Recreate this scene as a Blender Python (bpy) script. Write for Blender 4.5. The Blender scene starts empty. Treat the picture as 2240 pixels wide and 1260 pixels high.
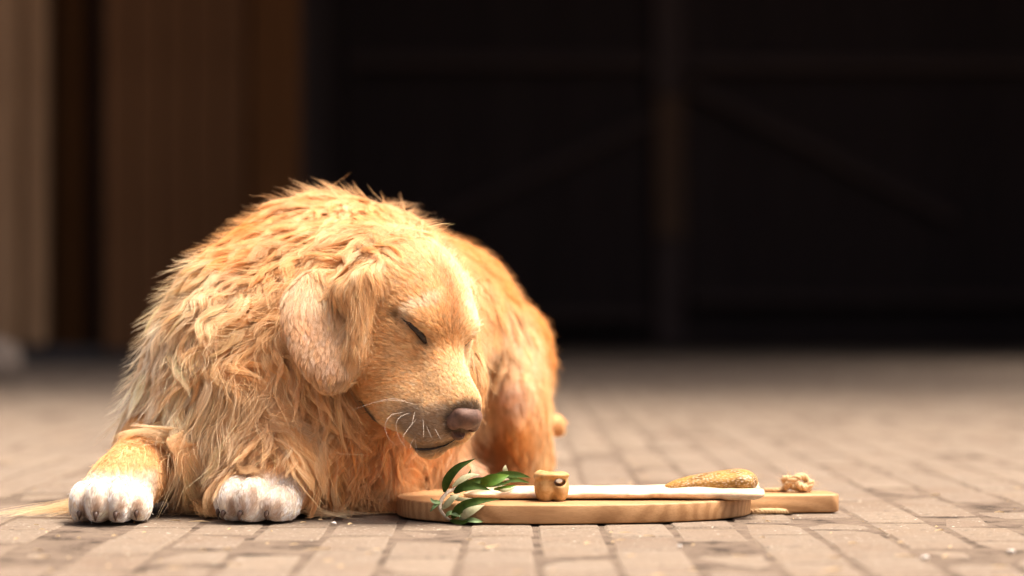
import bpy, bmesh, math, random
import numpy as np
from mathutils import Vector, Matrix, kdtree

random.seed(7)
rng = np.random.default_rng(11)
scene = bpy.context.scene
col = scene.collection

# ------------------------------------------------------------------ camera, sky, sun, exposure
CAM_D, CAM_H = 2.70, 0.232          # metres to the plane in focus, metres above the paving
cam_data = bpy.data.cameras.new('camera')
cam = bpy.data.objects.new('camera', cam_data)
col.objects.link(cam)
cam_data.sensor_width = 36.0
cam_data.lens = 86.8
cam.location = (0.0, -CAM_D, CAM_H)
cam.rotation_euler = (math.radians(90.0) + math.atan(50.0 / 5400.0), 0.0, 0.0)
cam_data.clip_start = 0.05
cam_data.clip_end = 400.0
cam_data.dof.use_dof = True
cam_data.dof.focus_distance = CAM_D + 0.02
cam_data.dof.aperture_fstop = 2.3
scene.camera = cam

SUN_EL, SUN_AZ = 68.0, 88.0         # azimuth measured from the view direction towards the right
world = bpy.data.worlds.new('World')
scene.world = world
world.use_nodes = True
wn = world.node_tree
bg = wn.nodes['Background']
sky = wn.nodes.new('ShaderNodeTexSky')
sky.sky_type = 'NISHITA'
sky.sun_disc = False
sky.sun_elevation = math.radians(SUN_EL)
sky.sun_rotation = math.radians(SUN_AZ)
sky.dust_density = 9.0
sky.air_density = 0.22
sky.ozone_density = 0.1
wn.links.new(sky.outputs[0], bg.inputs[0])
bg.inputs[1].default_value = 0.15

sun_data = bpy.data.lights.new('sun', 'SUN')
sun_data.energy = 3.0
sun_data.angle = math.radians(32.0)
sun_data.color = (1.0, 0.90, 0.78)
sun = bpy.data.objects.new('sun', sun_data)
col.objects.link(sun)
_e, _a = math.radians(SUN_EL), math.radians(SUN_AZ)
_dir = Vector((math.sin(_a) * math.cos(_e), math.cos(_a) * math.cos(_e), math.sin(_e)))
sun.rotation_euler = _dir.to_track_quat('Z', 'Y').to_euler()

scene.view_settings.view_transform = 'Standard'
scene.view_settings.look = 'None'
scene.view_settings.gamma = 1.0
scene.view_settings.use_curve_mapping = False
scene.view_settings.exposure = 1.22
scene.render.engine = 'CYCLES'
scene.cycles.use_denoising = True
scene.cycles.max_bounces = 8
scene.cycles.diffuse_bounces = 4
scene.cycles.glossy_bounces = 4
scene.cycles.transmission_bounces = 8
scene.cycles.sample_clamp_indirect = 4.0
scene.cycles_curves.shape = 'RIBBONS'
scene.cycles_curves.subdivisions = 2


# ------------------------------------------------------------------ helpers
def W(px, py, y):
    """a point seen at pixel (px, py) of the 2240 x 1260 photograph, y metres behind the focus plane"""
    s = (CAM_D + y) / CAM_D * 0.0005
    return np.array([(px - 1120.0) * s, y, CAM_H - (py - 680.0) * s])

def tag(o, label=None, cat=None, group=None, kind=None):
    if label: o['label'] = label
    if cat: o['category'] = cat
    if group: o['group'] = group
    if kind: o['kind'] = kind
    return o

def empty(name, loc=(0, 0, 0)):
    o = bpy.data.objects.new(name, None)
    o.empty_display_size = 0.1
    o.location = loc
    col.objects.link(o)
    return o

def link(name, mesh, mat=None, parent=None, smooth=True):
    if mat is not None and not mesh.materials:
        mesh.materials.append(mat)
    if smooth:
        mesh.polygons.foreach_set('use_smooth', [True] * len(mesh.polygons))
    o = bpy.data.objects.new(name, mesh)
    col.objects.link(o)
    if parent is not None:
        o.parent = parent
        if parent.type == 'EMPTY':
            o.matrix_parent_inverse = Matrix.Translation(-Vector(parent.location))
    return o

def np_mesh(name, verts, faces):
    """verts (n,3), faces (m,4) or (m,3) arrays"""
    m = bpy.data.meshes.new(name)
    verts = np.asarray(verts, np.float32); faces = np.asarray(faces, np.int32)
    k = faces.shape[1]
    m.vertices.add(len(verts)); m.vertices.foreach_set('co', verts.ravel())
    m.loops.add(faces.size); m.loops.foreach_set('vertex_index', faces.ravel())
    m.polygons.add(len(faces))
    m.polygons.foreach_set('loop_start', np.arange(0, faces.size, k, dtype=np.int32))
    m.update(calc_edges=True)
    m.validate()
    return m

def py_mesh(name, verts, faces):
    m = bpy.data.meshes.new(name)
    m.from_pydata([tuple(map(float, v)) for v in verts], [], faces)
    m.update()
    return m

def box_mesh(name, lo, hi, bevel=0.0, seg=2):
    bm = bmesh.new()
    bmesh.ops.create_cube(bm, size=1.0)
    lo = Vector(lo); hi = Vector(hi)
    for v in bm.verts:
        v.co = Vector((lo[i] + (v.co[i] + 0.5) * (hi[i] - lo[i]) for i in range(3)))
    if bevel > 0:
        bmesh.ops.bevel(bm, geom=bm.edges[:], offset=bevel, segments=seg, affect='EDGES', profile=0.5)
    m = bpy.data.meshes.new(name)
    bm.to_mesh(m); bm.free()
    return m

def tube_mesh(name, pts, radii, sides=8, cap=True):
    pts = [Vector(p) for p in pts]
    n = len(pts)
    if not hasattr(radii, '__len__'): radii = [radii] * n
    vs, fs = [], []
    up = Vector((0.13, 0.27, 0.95)).normalized()
    prev = None
    for i in range(n):
        t = (pts[min(i + 1, n - 1)] - pts[max(i - 1, 0)]).normalized()
        a = up - t * up.dot(t) if prev is None else prev - t * prev.dot(t)
        if a.length < 1e-6: a = t.orthogonal()
        a.normalize(); prev = a
        b = t.cross(a)
        for k in range(sides):
            q = 2 * math.pi * k / sides
            vs.append(pts[i] + (a * math.cos(q) + b * math.sin(q)) * radii[i])
    for i in range(n - 1):
        for k in range(sides):
            k2 = (k + 1) % sides
            fs.append((i * sides + k, i * sides + k2, (i + 1) * sides + k2, (i + 1) * sides + k))
    if cap:
        fs.append(tuple(range(sides - 1, -1, -1)))
        fs.append(tuple((n - 1) * sides + k for k in range(sides)))
    return py_mesh(name, vs, fs)

def catmull(pts, n):
    """n points along a smooth line through pts"""
    P_ = np.asarray(pts, float)
    P_ = np.vstack([2 * P_[0] - P_[1], P_, 2 * P_[-1] - P_[-2]])
    m = len(P_) - 3
    out = []
    for u in np.linspace(0, m - 1e-6, n):
        i = int(u); t = u - i
        a, b, c, d = P_[i:i + 4]
        out.append(0.5 * (2 * b + (c - a) * t + (2 * a - 5 * b + 4 * c - d) * t * t + (3 * b - a - 3 * c + d) * t ** 3))
    return np.array(out)

# ---- materials
def mat(name, base=(0.5, 0.5, 0.5), rough=0.6, spec=0.4):
    m = bpy.data.materials.new(name)
    m.use_nodes = True
    b = m.node_tree.nodes['Principled BSDF']
    b.inputs['Base Color'].default_value = (*base, 1)
    b.inputs['Roughness'].default_value = rough
    b.inputs['Specular IOR Level'].default_value = spec
    return m, m.node_tree, b

def node(nt, typ, **kw):
    n = nt.nodes.new(typ)
    for k, v in kw.items():
        if k.startswith('in_'):
            n.inputs[k[3:].replace('_', ' ')].default_value = v
        else:
            setattr(n, k, v)
    return n

def ramp(nt, fac, stops, interp='LINEAR'):
    r = nt.nodes.new('ShaderNodeValToRGB')
    r.color_ramp.interpolation = interp
    e = r.color_ramp.elements
    while len(e) < len(stops): e.new(0.5)
    for i, (p, c) in enumerate(stops):
        e[i].position = p
        e[i].color = (*c, 1) if len(c) == 3 else c
    nt.links.new(fac, r.inputs[0])
    return r.outputs[0]

def noise(nt, vec=None, scale=5.0, detail=4.0, rough=0.55, dist=0.0):
    n = nt.nodes.new('ShaderNodeTexNoise')
    n.inputs['Scale'].default_value = scale
    n.inputs['Detail'].default_value = detail
    n.inputs['Roughness'].default_value = rough
    n.inputs['Distortion'].default_value = dist
    if vec is not None: nt.links.new(vec, n.inputs['Vector'])
    return n.outputs['Fac']

def mixc(nt, fac, a, b, blend='MIX'):
    m = nt.nodes.new('ShaderNodeMix')
    m.data_type = 'RGBA'; m.blend_type = blend
    for sock, v in ((m.inputs[0], fac), (m.inputs[6], a), (m.inputs[7], b)):
        if isinstance(v, bpy.types.NodeSocket): nt.links.new(v, sock)
        elif isinstance(v, (int, float)): sock.default_value = v
        else: sock.default_value = (*v, 1)
    return m.outputs[2]

def math_n(nt, op, a, b=None, clamp=False):
    m = nt.nodes.new('ShaderNodeMath'); m.operation = op; m.use_clamp = clamp
    for i, v in enumerate((a, b)):
        if v is None: continue
        if isinstance(v, bpy.types.NodeSocket): nt.links.new(v, m.inputs[i])
        else: m.inputs[i].default_value = v
    return m.outputs[0]

def bump(nt, b, height, strength=0.3, dist=0.002):
    n = nt.nodes.new('ShaderNodeBump')
    n.inputs['Strength'].default_value = strength
    n.inputs['Distance'].default_value = dist
    nt.links.new(height, n.inputs['Height'])
    nt.links.new(n.outputs[0], b.inputs['Normal'])

def coords(nt, which='Object', scale=None, rot=None):
    tc = nt.nodes.new('ShaderNodeTexCoord')
    if scale is None and rot is None: return tc.outputs[which]
    mp = nt.nodes.new('ShaderNodeMapping')
    if scale: mp.inputs['Scale'].default_value = scale
    if rot: mp.inputs['Rotation'].default_value = rot
    nt.links.new(tc.outputs[which], mp.inputs[0])
    return mp.outputs[0]

def world_pos(nt):
    return nt.nodes.new('ShaderNodeNewGeometry').outputs['Position']

# ---- implicit surfaces on a grid
class Field:
    """smooth union of rounded shapes on a regular grid, meshed with surface nets"""
    def __init__(self, lo, hi, h):
        self.lo = np.array(lo, np.float32); self.h = h
        self.n = np.ceil((np.array(hi) - np.array(lo)) / h).astype(int) + 1
        self.v = np.full(self.n, 0.5, np.float32)
        self.ax = [self.lo[i] + h * np.arange(self.n[i], dtype=np.float32) for i in range(3)]
    def _sub(self, lo, hi):
        i0 = np.clip(np.floor((np.array(lo) - self.lo) / self.h).astype(int), 0, self.n)
        i1 = np.clip(np.ceil((np.array(hi) - self.lo) / self.h).astype(int) + 1, 0, self.n)
        sl = tuple(slice(a, b) for a, b in zip(i0, i1))
        g = np.meshgrid(*[self.ax[i][sl[i]] for i in range(3)], indexing='ij', sparse=True)
        return sl, g
    def add(self, prim, k=0.02, sub=False):
        lo, hi = prim.bounds()
        m = max(k * 1.05, 2 * self.h) + 0.03
        sl, g = self._sub(lo - m, hi + m)
        d = prim.dist(*g).astype(np.float32)
        a = self.v[sl]
        if sub:
            b = -d
            hh = np.clip(0.5 - 0.5 * (b - a) / k, 0, 1)
            self.v[sl] = b + (a - b) * hh + k * hh * (1 - hh)
        else:
            hh = np.clip(0.5 + 0.5 * (a - d) / k, 0, 1)
            self.v[sl] = a + (d - a) * hh - k * hh * (1 - hh)
    def floor(self, z):
        self.v = np.maximum(self.v, z - self.ax[2][None, None, :])
    def sample(self, p):
        q = (p - self.lo) / self.h
        q = np.clip(q, 0, self.n - 1.001)
        i = q.astype(int); f = (q - i).astype(np.float32)
        v = self.v; x, y, z = i.T; fx, fy, fz = f.T
        c00 = v[x, y, z] * (1 - fx) + v[x + 1, y, z] * fx
        c10 = v[x, y + 1, z] * (1 - fx) + v[x + 1, y + 1, z] * fx
        c01 = v[x, y, z + 1] * (1 - fx) + v[x + 1, y, z + 1] * fx
        c11 = v[x, y + 1, z + 1] * (1 - fx) + v[x + 1, y + 1, z + 1] * fx
        return (c00 * (1 - fy) + c10 * fy) * (1 - fz) + (c01 * (1 - fy) + c11 * fy) * fz
    def grad(self, p, e=None):
        e = e or self.h * 1.5
        g = np.empty_like(p)
        for i in range(3):
            d = np.zeros(3, np.float32); d[i] = e
            g[:, i] = self.sample(p + d) - self.sample(p - d)
        return g / (np.linalg.norm(g, axis=1, keepdims=True) + 1e-9)
    def mesh(self):
        v = self.v; ins = v < 0
        c = np.zeros(np.array(v.shape) - 1, np.uint8)
        offs = [(i, j, k) for i in (0, 1) for j in (0, 1) for k in (0, 1)]
        for (i, j, k) in offs:
            c += ins[i:v.shape[0] - 1 + i, j:v.shape[1] - 1 + j, k:v.shape[2] - 1 + k]
        act = (c > 0) & (c < 8)
        idx = np.argwhere(act)
        cid = np.full(c.shape, -1, np.int32); cid[act] = np.arange(len(idx))
        val = {o: v[idx[:, 0] + o[0], idx[:, 1] + o[1], idx[:, 2] + o[2]] for o in offs}
        acc = np.zeros((len(idx), 3), np.float32); cnt = np.zeros(len(idx), np.float32)
        for a in offs:
            for ax in range(3):
                if a[ax]: continue
                b = list(a); b[ax] = 1; b = tuple(b)
                va, vb = val[a], val[b]
                x = (va < 0) != (vb < 0)
                t = np.where(x, va / np.where(x, va - vb, 1), 0)
                p = np.array(a, np.float32)[None, :].repeat(len(idx), 0)
                p[:, ax] = t
                acc[x] += p[x]; cnt += x
        verts = self.lo + self.h * (idx + acc / cnt[:, None])
        faces = []
        for ax in range(3):
            s0 = [slice(None)] * 3; s1 = [slice(None)] * 3
            s0[ax] = slice(0, -1); s1[ax] = slice(1, None)
            A = ins[tuple(s0)]; B = ins[tuple(s1)]
            e = np.argwhere(A != B)
            o1, o2 = [(1, 2), (2, 0), (0, 1)][ax]
            e = e[(e[:, o1] > 0) & (e[:, o2] > 0)]
            e = e[(e[:, o1] < c.shape[o1]) & (e[:, o2] < c.shape[o2])]
            flip = A[e[:, 0], e[:, 1], e[:, 2]]
            q = []
            for (d1, d2) in ((-1, -1), (0, -1), (0, 0), (-1, 0)):
                f = e.copy(); f[:, o1] += d1; f[:, o2] += d2
                q.append(cid[f[:, 0], f[:, 1], f[:, 2]])
            q = np.stack(q, 1)
            q[~flip] = q[~flip][:, ::-1]
            faces.append(q)
        return verts.astype(np.float32), np.concatenate(faces)

class Ell:
    def __init__(self, c, r, axes=None):
        self.c = np.array(c, np.float32); self.r = np.array(r, np.float32) * np.ones(3, np.float32)
        self.A = None if axes is None else np.array(axes, np.float32)   # rows are the local axes
    def bounds(self):
        m = self.r if self.A is None else np.sqrt(((self.A * self.r[:, None]) ** 2).sum(0))
        return self.c - m, self.c + m
    def dist(self, x, y, z):
        x = x - self.c[0]; y = y - self.c[1]; z = z - self.c[2]
        if self.A is not None:
            A = self.A
            x, y, z = (A[0, 0] * x + A[0, 1] * y + A[0, 2] * z, A[1, 0] * x + A[1, 1] * y + A[1, 2] * z, A[2, 0] * x + A[2, 1] * y + A[2, 2] * z)
        r = self.r
        k0 = np.sqrt((x / r[0]) ** 2 + (y / r[1]) ** 2 + (z / r[2]) ** 2)
        k1 = np.sqrt((x / r[0] ** 2) ** 2 + (y / r[1] ** 2) ** 2 + (z / r[2] ** 2) ** 2)
        return k0 * (k0 - 1) / (k1 + 1e-9)

class Cap:
    def __init__(self, a, b, ra, rb):
        self.a = np.array(a, np.float32); self.b = np.array(b, np.float32); self.ra = ra; self.rb = rb
    def bounds(self):
        return np.minimum(self.a - self.ra, self.b - self.rb), np.maximum(self.a + self.ra, self.b + self.rb)
    def dist(self, x, y, z):
        ba = self.b - self.a; L = float((ba ** 2).sum())
        px, py, pz = x - self.a[0], y - self.a[1], z - self.a[2]
        t = np.clip((px * ba[0] + py * ba[1] + pz * ba[2]) / L, 0, 1)
        return np.sqrt((px - t * ba[0]) ** 2 + (py - t * ba[1]) ** 2 + (pz - t * ba[2]) ** 2) - (self.ra + (self.rb - self.ra) * t)

# ------------------------------------------------------------------ the setting: paving
def brick_material():
    m, nt, b = mat('paving brick', rough=0.85, spec=0.25)
    pos = world_pos(nt)
    info = nt.nodes.new('ShaderNodeObjectInfo')
    at = nt.nodes.new('ShaderNodeAttribute'); at.attribute_name = 'tone'
    rnd = math_n(nt, 'FRACT', math_n(nt, 'ADD', info.outputs['Random'], at.outputs['Fac']))
    c1 = ramp(nt, rnd, [(0.0, (0.185, 0.126, 0.086)), (0.35, (0.231, 0.168, 0.116)), (0.7, (0.207, 0.152, 0.109)), (1.0, (0.264, 0.198, 0.140))])
    big = noise(nt, pos, 9.0, 5.0, 0.6)
    c2 = mixc(nt, ramp(nt, big, [(0.35, (0, 0, 0)), (0.7, (1, 1, 1))]), c1, (0.241, 0.187, 0.138))
    fine = noise(nt, pos, 420.0, 3.0, 0.7)
    c3 = mixc(nt, 0.75, c2, ramp(nt, fine, [(0.25, (0.30, 0.28, 0.26)), (0.5, (0.72, 0.72, 0.72)), (0.75, (1.0, 0.98, 0.95))]), 'MULTIPLY')
    spk = noise(nt, pos, 170.0, 2.0, 0.5)
    c4 = mixc(nt, ramp(nt, spk, [(0.66, (0, 0, 0)), (0.72, (1, 1, 1))]), c3, (0.415, 0.368, 0.288))
    drk = noise(nt, pos, 70.0, 6.0, 0.75)
    c5 = mixc(nt, ramp(nt, drk, [(0.30, (1, 1, 1)), (0.46, (0, 0, 0))]), c4, (0.073, 0.058, 0.046))
    streak = nt.nodes.new('ShaderNodeMapping'); streak.inputs['Scale'].default_value = (14, 90, 14)
    nt.links.new(pos, streak.inputs[0])
    st = noise(nt, streak.outputs[0], 1.0, 4.0, 0.65, 0.4)
    c6 = mixc(nt, ramp(nt, st, [(0.55, (0, 0, 0)), (0.8, (0.5, 0.5, 0.5))]), c5, (0.114, 0.085, 0.062))
    nt.links.new(c6, b.inputs['Base Color'])
    h = math_n(nt, 'ADD', math_n(nt, 'MULTIPLY', fine, 0.6), math_n(nt, 'ADD', big, math_n(nt, 'MULTIPLY', drk, 0.8)))
    bump(nt, b, h, 0.55, 0.0025)
    return m

def sand_material():
    m, nt, b = mat('sandy joint bed', rough=0.95, spec=0.1)
    pos = world_pos(nt)
    a = noise(nt, pos, 22.0, 6.0, 0.7)
    f = noise(nt, pos, 700.0, 3.0, 0.7)
    c = ramp(nt, a, [(0.36, (0.035, 0.026, 0.02)), (0.46, (0.16, 0.118, 0.088)), (0.75, (0.25, 0.19, 0.14))])
    c = mixc(nt, 0.5, c, ramp(nt, f, [(0.3, (0.4, 0.38, 0.35)), (0.7, (1, 1, 1))]), 'MULTIPLY')
    nt.links.new(c, b.inputs['Base Color'])
    bump(nt, b, f, 0.6, 0.004)
    return m

M_BRICK = brick_material()
M_SAND = sand_material()

g = 80.0
ground = link('pavement', py_mesh('pavement', [(-g, -12, -0.0024), (g, -12, -0.0024), (g, 160, -0.0024), (-g, 160, -0.0024)], [(0, 1, 2, 3)]), M_SAND)
tag(ground, 'sandy bed of the brown brick paving', None, None, 'structure')

BW, BL, JOINT = 0.073, 0.148, 0.0030
def brick_mesh(name, seed):
    r = random.Random(seed)
    bm = bmesh.new()
    w, l = (BW - JOINT) / 2, (BL - JOINT) / 2
    bot = [bm.verts.new((sx * w, sy * l, -0.05)) for sx, sy in ((-1, -1), (1, -1), (1, 1), (-1, 1))]
    rings = [(0.0, -0.0080), (0.0008, -0.0022), (0.0040, 0.0)]
    prev = bot
    for inset, z in rings:
        j = 0.0009
        cur = [bm.verts.new((sx * (w - inset) + r.uniform(-j, j), sy * (l - inset) + r.uniform(-j, j), z + r.uniform(-j, j) * 0.6)) for sx, sy in ((-1, -1), (1, -1), (1, 1), (-1, 1))]
        for k in range(4):
            bm.faces.new((prev[k], prev[(k + 1) % 4], cur[(k + 1) % 4], cur[k]))
        prev = cur
    c = bm.verts.new((r.uniform(-.01, .01), r.uniform(-.02, .02), 0.0006))
    for k in range(4):
        bm.faces.new((prev[k], prev[(k + 1) % 4], c))
    m = bpy.data.meshes.new(name)
    bm.to_mesh(m); bm.free()
    m.materials.append(M_BRICK)
    return m

brick_variants = [brick_mesh('brick', s) for s in range(6)]
cells = []
rb = random.Random(5)
YB0, YB1, XB = -2.2, 13.2, 5.2
for ci in range(int(-XB / BW), int(XB / BW)):
    x = 0.024 + BW * (ci + 0.5)
    off = (BL * 0.5 if ci % 2 else 0.0) + rb.uniform(-0.018, 0.018)
    ri = 0
    y = YB0 + off
    while y < YB1:
        cells.append((x + rb.gauss(0, 0.0007), y, -0.0008 - abs(rb.gauss(0, 0.0011)), rb.gauss(0, 0.006), rb.gauss(0, 0.004), rb.gauss(0, 0.006), rb.randrange(6)))
        y += BL
inview, rest = [], []
for c in cells:
    d = c[1] + CAM_D
    px = c[0] / (d / CAM_D * 0.0005) + 1120 if d > 0.3 else -9e9
    py = 680 + CAM_H / (d / CAM_D * 0.0005) if d > 0.3 else 9e9
    (inview if (-60 < px < 2300 and py < 1330) else rest).append(c)
inview.sort(key=lambda c: c[1])
rest += inview[300:]
inview = inview[:300]
for c in inview:
    o = bpy.data.objects.new('brick', brick_variants[c[6]])
    o.location = c[:3]; o.rotation_euler = c[3:6]
    o.parent = ground
    col.objects.link(o)
tmpl = []
for bmz in brick_variants:
    v = np.array([x.co[:] for x in bmz.vertices]); f = [tuple(p.vertices) for p in bmz.polygons]
    f = np.array([t if len(t) == 4 else (t[0], t[1], t[2], t[2]) for t in f])
    tri = f[:, 2] == f[:, 3]
    tmpl.append((v, f[~tri], f[tri][:, :3]))
allv, allf, tones, n0 = [], [], [], 0
for c in rest:
    v, fq, ft = tmpl[c[6]]
    cz, sz = math.cos(c[5]), math.sin(c[5])
    vv = np.stack([v[:, 0] * cz - v[:, 1] * sz + c[0], v[:, 0] * sz + v[:, 1] * cz + c[1], v[:, 2] + c[2] + v[:, 0] * -c[4] + v[:, 1] * c[3]], 1)
    allv.append(vv)
    allf.append(np.vstack([fq[:, [0, 1, 2]], fq[:, [0, 2, 3]], ft]) + n0)
    tones.append(np.full(len(v), rb.random()))
    n0 += len(v)
bf_mesh = np_mesh('brick_field', np.vstack(allv), np.vstack(allf))
at = bf_mesh.attributes.new('tone', 'FLOAT', 'POINT'); at.data.foreach_set('value', np.concatenate(tones).astype(np.float32))
bf = link('brick_field', bf_mesh, M_BRICK, ground, smooth=False)
bf['kind'] = 'stuff'

# ------------------------------------------------------------------ the setting: timber gateway behind
def timber(name, c1, c2, rough=0.9):
    m, nt, b = mat(name, rough=rough, spec=0.04)
    v = coords(nt, 'Object', (4, 4, 0.7))
    a = noise(nt, v, 3.0, 6.0, 0.65, 0.6)
    info = nt.nodes.new('ShaderNodeObjectInfo')
    t = math_n(nt, 'ADD', math_n(nt, 'MULTIPLY', a, 0.7), math_n(nt, 'MULTIPLY', info.outputs['Random'], 0.12))
    nt.links.new(ramp(nt, t, [(0.25, c1), (0.85, c2)]), b.inputs['Base Color'])
    bump(nt, b, a, 0.4, 0.006)
    return m
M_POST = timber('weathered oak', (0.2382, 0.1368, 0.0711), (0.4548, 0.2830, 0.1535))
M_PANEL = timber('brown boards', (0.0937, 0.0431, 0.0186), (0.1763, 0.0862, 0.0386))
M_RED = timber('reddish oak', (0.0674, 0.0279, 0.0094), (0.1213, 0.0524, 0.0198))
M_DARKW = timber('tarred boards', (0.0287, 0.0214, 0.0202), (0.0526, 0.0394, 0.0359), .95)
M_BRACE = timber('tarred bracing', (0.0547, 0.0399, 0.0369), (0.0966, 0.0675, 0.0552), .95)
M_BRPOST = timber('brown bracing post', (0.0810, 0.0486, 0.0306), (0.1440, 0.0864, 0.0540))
M_PLINTH, _nt, _b = mat('plinth stone', (0.035, 0.032, 0.032), 0.9, 0.2)
_a = noise(_nt, world_pos(_nt), 14.0, 6.0, 0.6)
_nt.links.new(ramp(_nt, _a, [(0.3, (0.02, 0.018, 0.018)), (0.8, (0.06, 0.054, 0.05))]), _b.inputs['Base Color'])
M_PLASTER, _nt, _b = mat('boulder stone', (0.25, 0.2, 0.16), 0.9, 0.2)
_a = noise(_nt, world_pos(_nt), 20.0, 6.0, 0.6)
_nt.links.new(ramp(_nt, _a, [(0.3, (0.17, 0.13, 0.1)), (0.8, (0.34, 0.27, 0.21))]), _b.inputs['Base Color'])
bump(_nt, _b, _a, 0.5, 0.02)

YF = 8.2                       # front of the gateway
SF = (CAM_D + YF) / CAM_D * 0.0005
def fx(px): return (px - 1120) * SF
frontage = empty('timber_frontage', (fx(330), YF, 0))
tag(frontage, 'timber frontage of upright boards and posts at the left of the dark gateway', 'wall')
ZT = 6.0
def board(x0, x1, y0, y1, z0, z1, m, name, parent, bev=0.008):
    # the mesh keeps its own origin so grain does not run across neighbouring boards
    me = box_mesh(name, (-(x1 - x0) / 2, -(y1 - y0) / 2, 0), ((x1 - x0) / 2, (y1 - y0) / 2, z1 - z0), bev, 1)
    o = link(name, me, m, parent, smooth=False)
    o.location = ((x0 + x1) / 2, (y0 + y1) / 2, z0)
    return o
# pale squared post at the far left, and what stands beyond the frame
board(fx(-40), fx(52), YF - .16, YF + .05, 0.075, ZT, M_POST, 'post', frontage, 0.02)
board(fx(57), fx(104), YF - .10, YF + .05, 0.075, ZT, M_POST, 'post', frontage, 0.02)
for k, (a, b_) in enumerate(((-900, -690), (-685, -475), (-470, -260), (-255, -46))):
    board(fx(a), fx(b_), YF - .06, YF, 0.075, ZT, M_POST, 'plank', frontage)
# recess with a dark door between the posts
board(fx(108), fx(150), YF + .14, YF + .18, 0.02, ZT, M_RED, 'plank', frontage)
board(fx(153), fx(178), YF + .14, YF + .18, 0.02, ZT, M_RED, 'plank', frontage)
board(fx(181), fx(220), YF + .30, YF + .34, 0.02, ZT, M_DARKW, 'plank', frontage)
# broad brown boards
edges = [226, 292, 352, 420, 478, 545]
for a, b_ in zip(edges[:-1], edges[1:]):
    board(fx(a), fx(b_ - 3), YF + rb.uniform(-.012, .006), YF + .05, 0.06, ZT, M_PANEL, 'plank', frontage)
# reddish jamb post
board(fx(548), fx(652), YF - .07, YF + .19, 0.03, ZT, M_RED, 'post', frontage, 0.02)
board(fx(-900), fx(225), YF - .20, YF + .12, -0.02, 0.072, M_PLINTH, 'plinth', frontage, 0.015)
board(fx(226), fx(546), YF - .05, YF + .10, -0.02, 0.056, M_PLINTH, 'plinth', frontage, 0.01)

board(fx(-900), fx(650), YF + .36, YF + .40, -0.02, ZT, M_DARKW, 'light_stop_panel', frontage)  # added behind the frontage to stop bright sky showing through its gaps

# stone at the foot of the post (just inside the left edge)
def stone_mesh(name, r, seed, sub=3):
    bm = bmesh.new()
    bmesh.ops.create_icosphere(bm, subdivisions=sub, radius=1.0)
    q = random.Random(seed)
    ph = [(Vector((q.gauss(0, 1), q.gauss(0, 1), q.gauss(0, 1))).normalized(), q.uniform(0.7, 0.95)) for _ in range(9)]
    for v in bm.verts:
        d = v.co.normalized(); s = 1.0
        for n_, h_ in ph:
            dp = d.dot(n_)
            if dp > 0: s = min(s, h_ / dp if dp > h_ else 1.0)
        v.co = Vector((d.x * s * r[0], d.y * s * r[1], d.z * s * r[2]))
    m = bpy.data.meshes.new(name); bm.to_mesh(m); bm.free()
    return m
st = link('boulder', stone_mesh('boulder', (0.115, 0.12, 0.085), 3), M_PLASTER)
p = W(-22, 830, 5.6)
st.location = (p[0], p[1], 0.062)
tag(st, 'pale rounded stone on the paving at the left edge', 'stone')

# dark gateway: side walls, ceiling and rear leaf with bracing
YR = 12.1
SR = (CAM_D + YR) / CAM_D * 0.0005
def rx(px): return (px - 1120) * SR
def rz(py): return CAM_H - (py - 680) * SR
gate = empty('gateway', (0.6, YR, 0))
tag(gate, 'unlit timber gateway with its boarded side walls and unseen shading ceiling', 'building')
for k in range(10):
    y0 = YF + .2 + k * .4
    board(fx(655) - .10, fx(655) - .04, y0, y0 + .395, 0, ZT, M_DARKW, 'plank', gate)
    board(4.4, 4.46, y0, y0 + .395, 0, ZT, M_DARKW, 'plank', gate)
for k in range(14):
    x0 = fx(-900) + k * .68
    board(x0, x0 + .675, YF - 4.7, YR + .3, ZT + .004, ZT + .06, M_DARKW, 'shade_ceiling_board', gate)  # unseen, carried well forward of the frontage to shade floor and wall
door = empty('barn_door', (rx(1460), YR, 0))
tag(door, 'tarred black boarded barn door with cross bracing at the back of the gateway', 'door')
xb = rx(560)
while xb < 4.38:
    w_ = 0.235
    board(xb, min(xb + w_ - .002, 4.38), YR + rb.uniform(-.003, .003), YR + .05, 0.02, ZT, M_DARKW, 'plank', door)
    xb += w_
board(rx(540), 4.40, YR + .06, YR + .10, -0.02, ZT, M_DARKW, 'light_stop_board', door)  # added behind the planks so daylight cannot leak around the door
def beam(p0, p1, width, m, name, depth=0.07, dy=0.0):
    a = Vector((rx(p0[0]), 0, rz(p0[1]))); b_ = Vector((rx(p1[0]), 0, rz(p1[1])))
    L = (b_ - a).length
    me = box_mesh(name, (-width / 2, -depth / 2, 0), (width / 2, depth / 2, L), 0.008, 1)
    o = link(name, me, m, door, smooth=False)
    o.matrix_parent_inverse = Matrix.Identity(4)
    q = (b_ - a).to_track_quat('Z', 'Y')
    o.rotation_euler = q.to_euler()
    o.location = Vector((a.x, YR - depth / 2 - .012 - dy, a.z)) - Vector(door.location)
    return o
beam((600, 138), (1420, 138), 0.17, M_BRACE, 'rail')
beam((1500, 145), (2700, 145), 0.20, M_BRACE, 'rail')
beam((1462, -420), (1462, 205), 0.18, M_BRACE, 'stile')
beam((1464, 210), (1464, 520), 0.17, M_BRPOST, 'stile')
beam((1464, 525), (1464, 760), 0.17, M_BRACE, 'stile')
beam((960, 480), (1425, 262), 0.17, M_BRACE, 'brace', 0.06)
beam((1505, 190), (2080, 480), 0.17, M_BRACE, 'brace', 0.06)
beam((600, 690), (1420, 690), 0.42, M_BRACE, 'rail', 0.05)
beam((1506, 655), (2700, 655), 0.34, M_BRACE, 'rail', 0.05)

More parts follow.
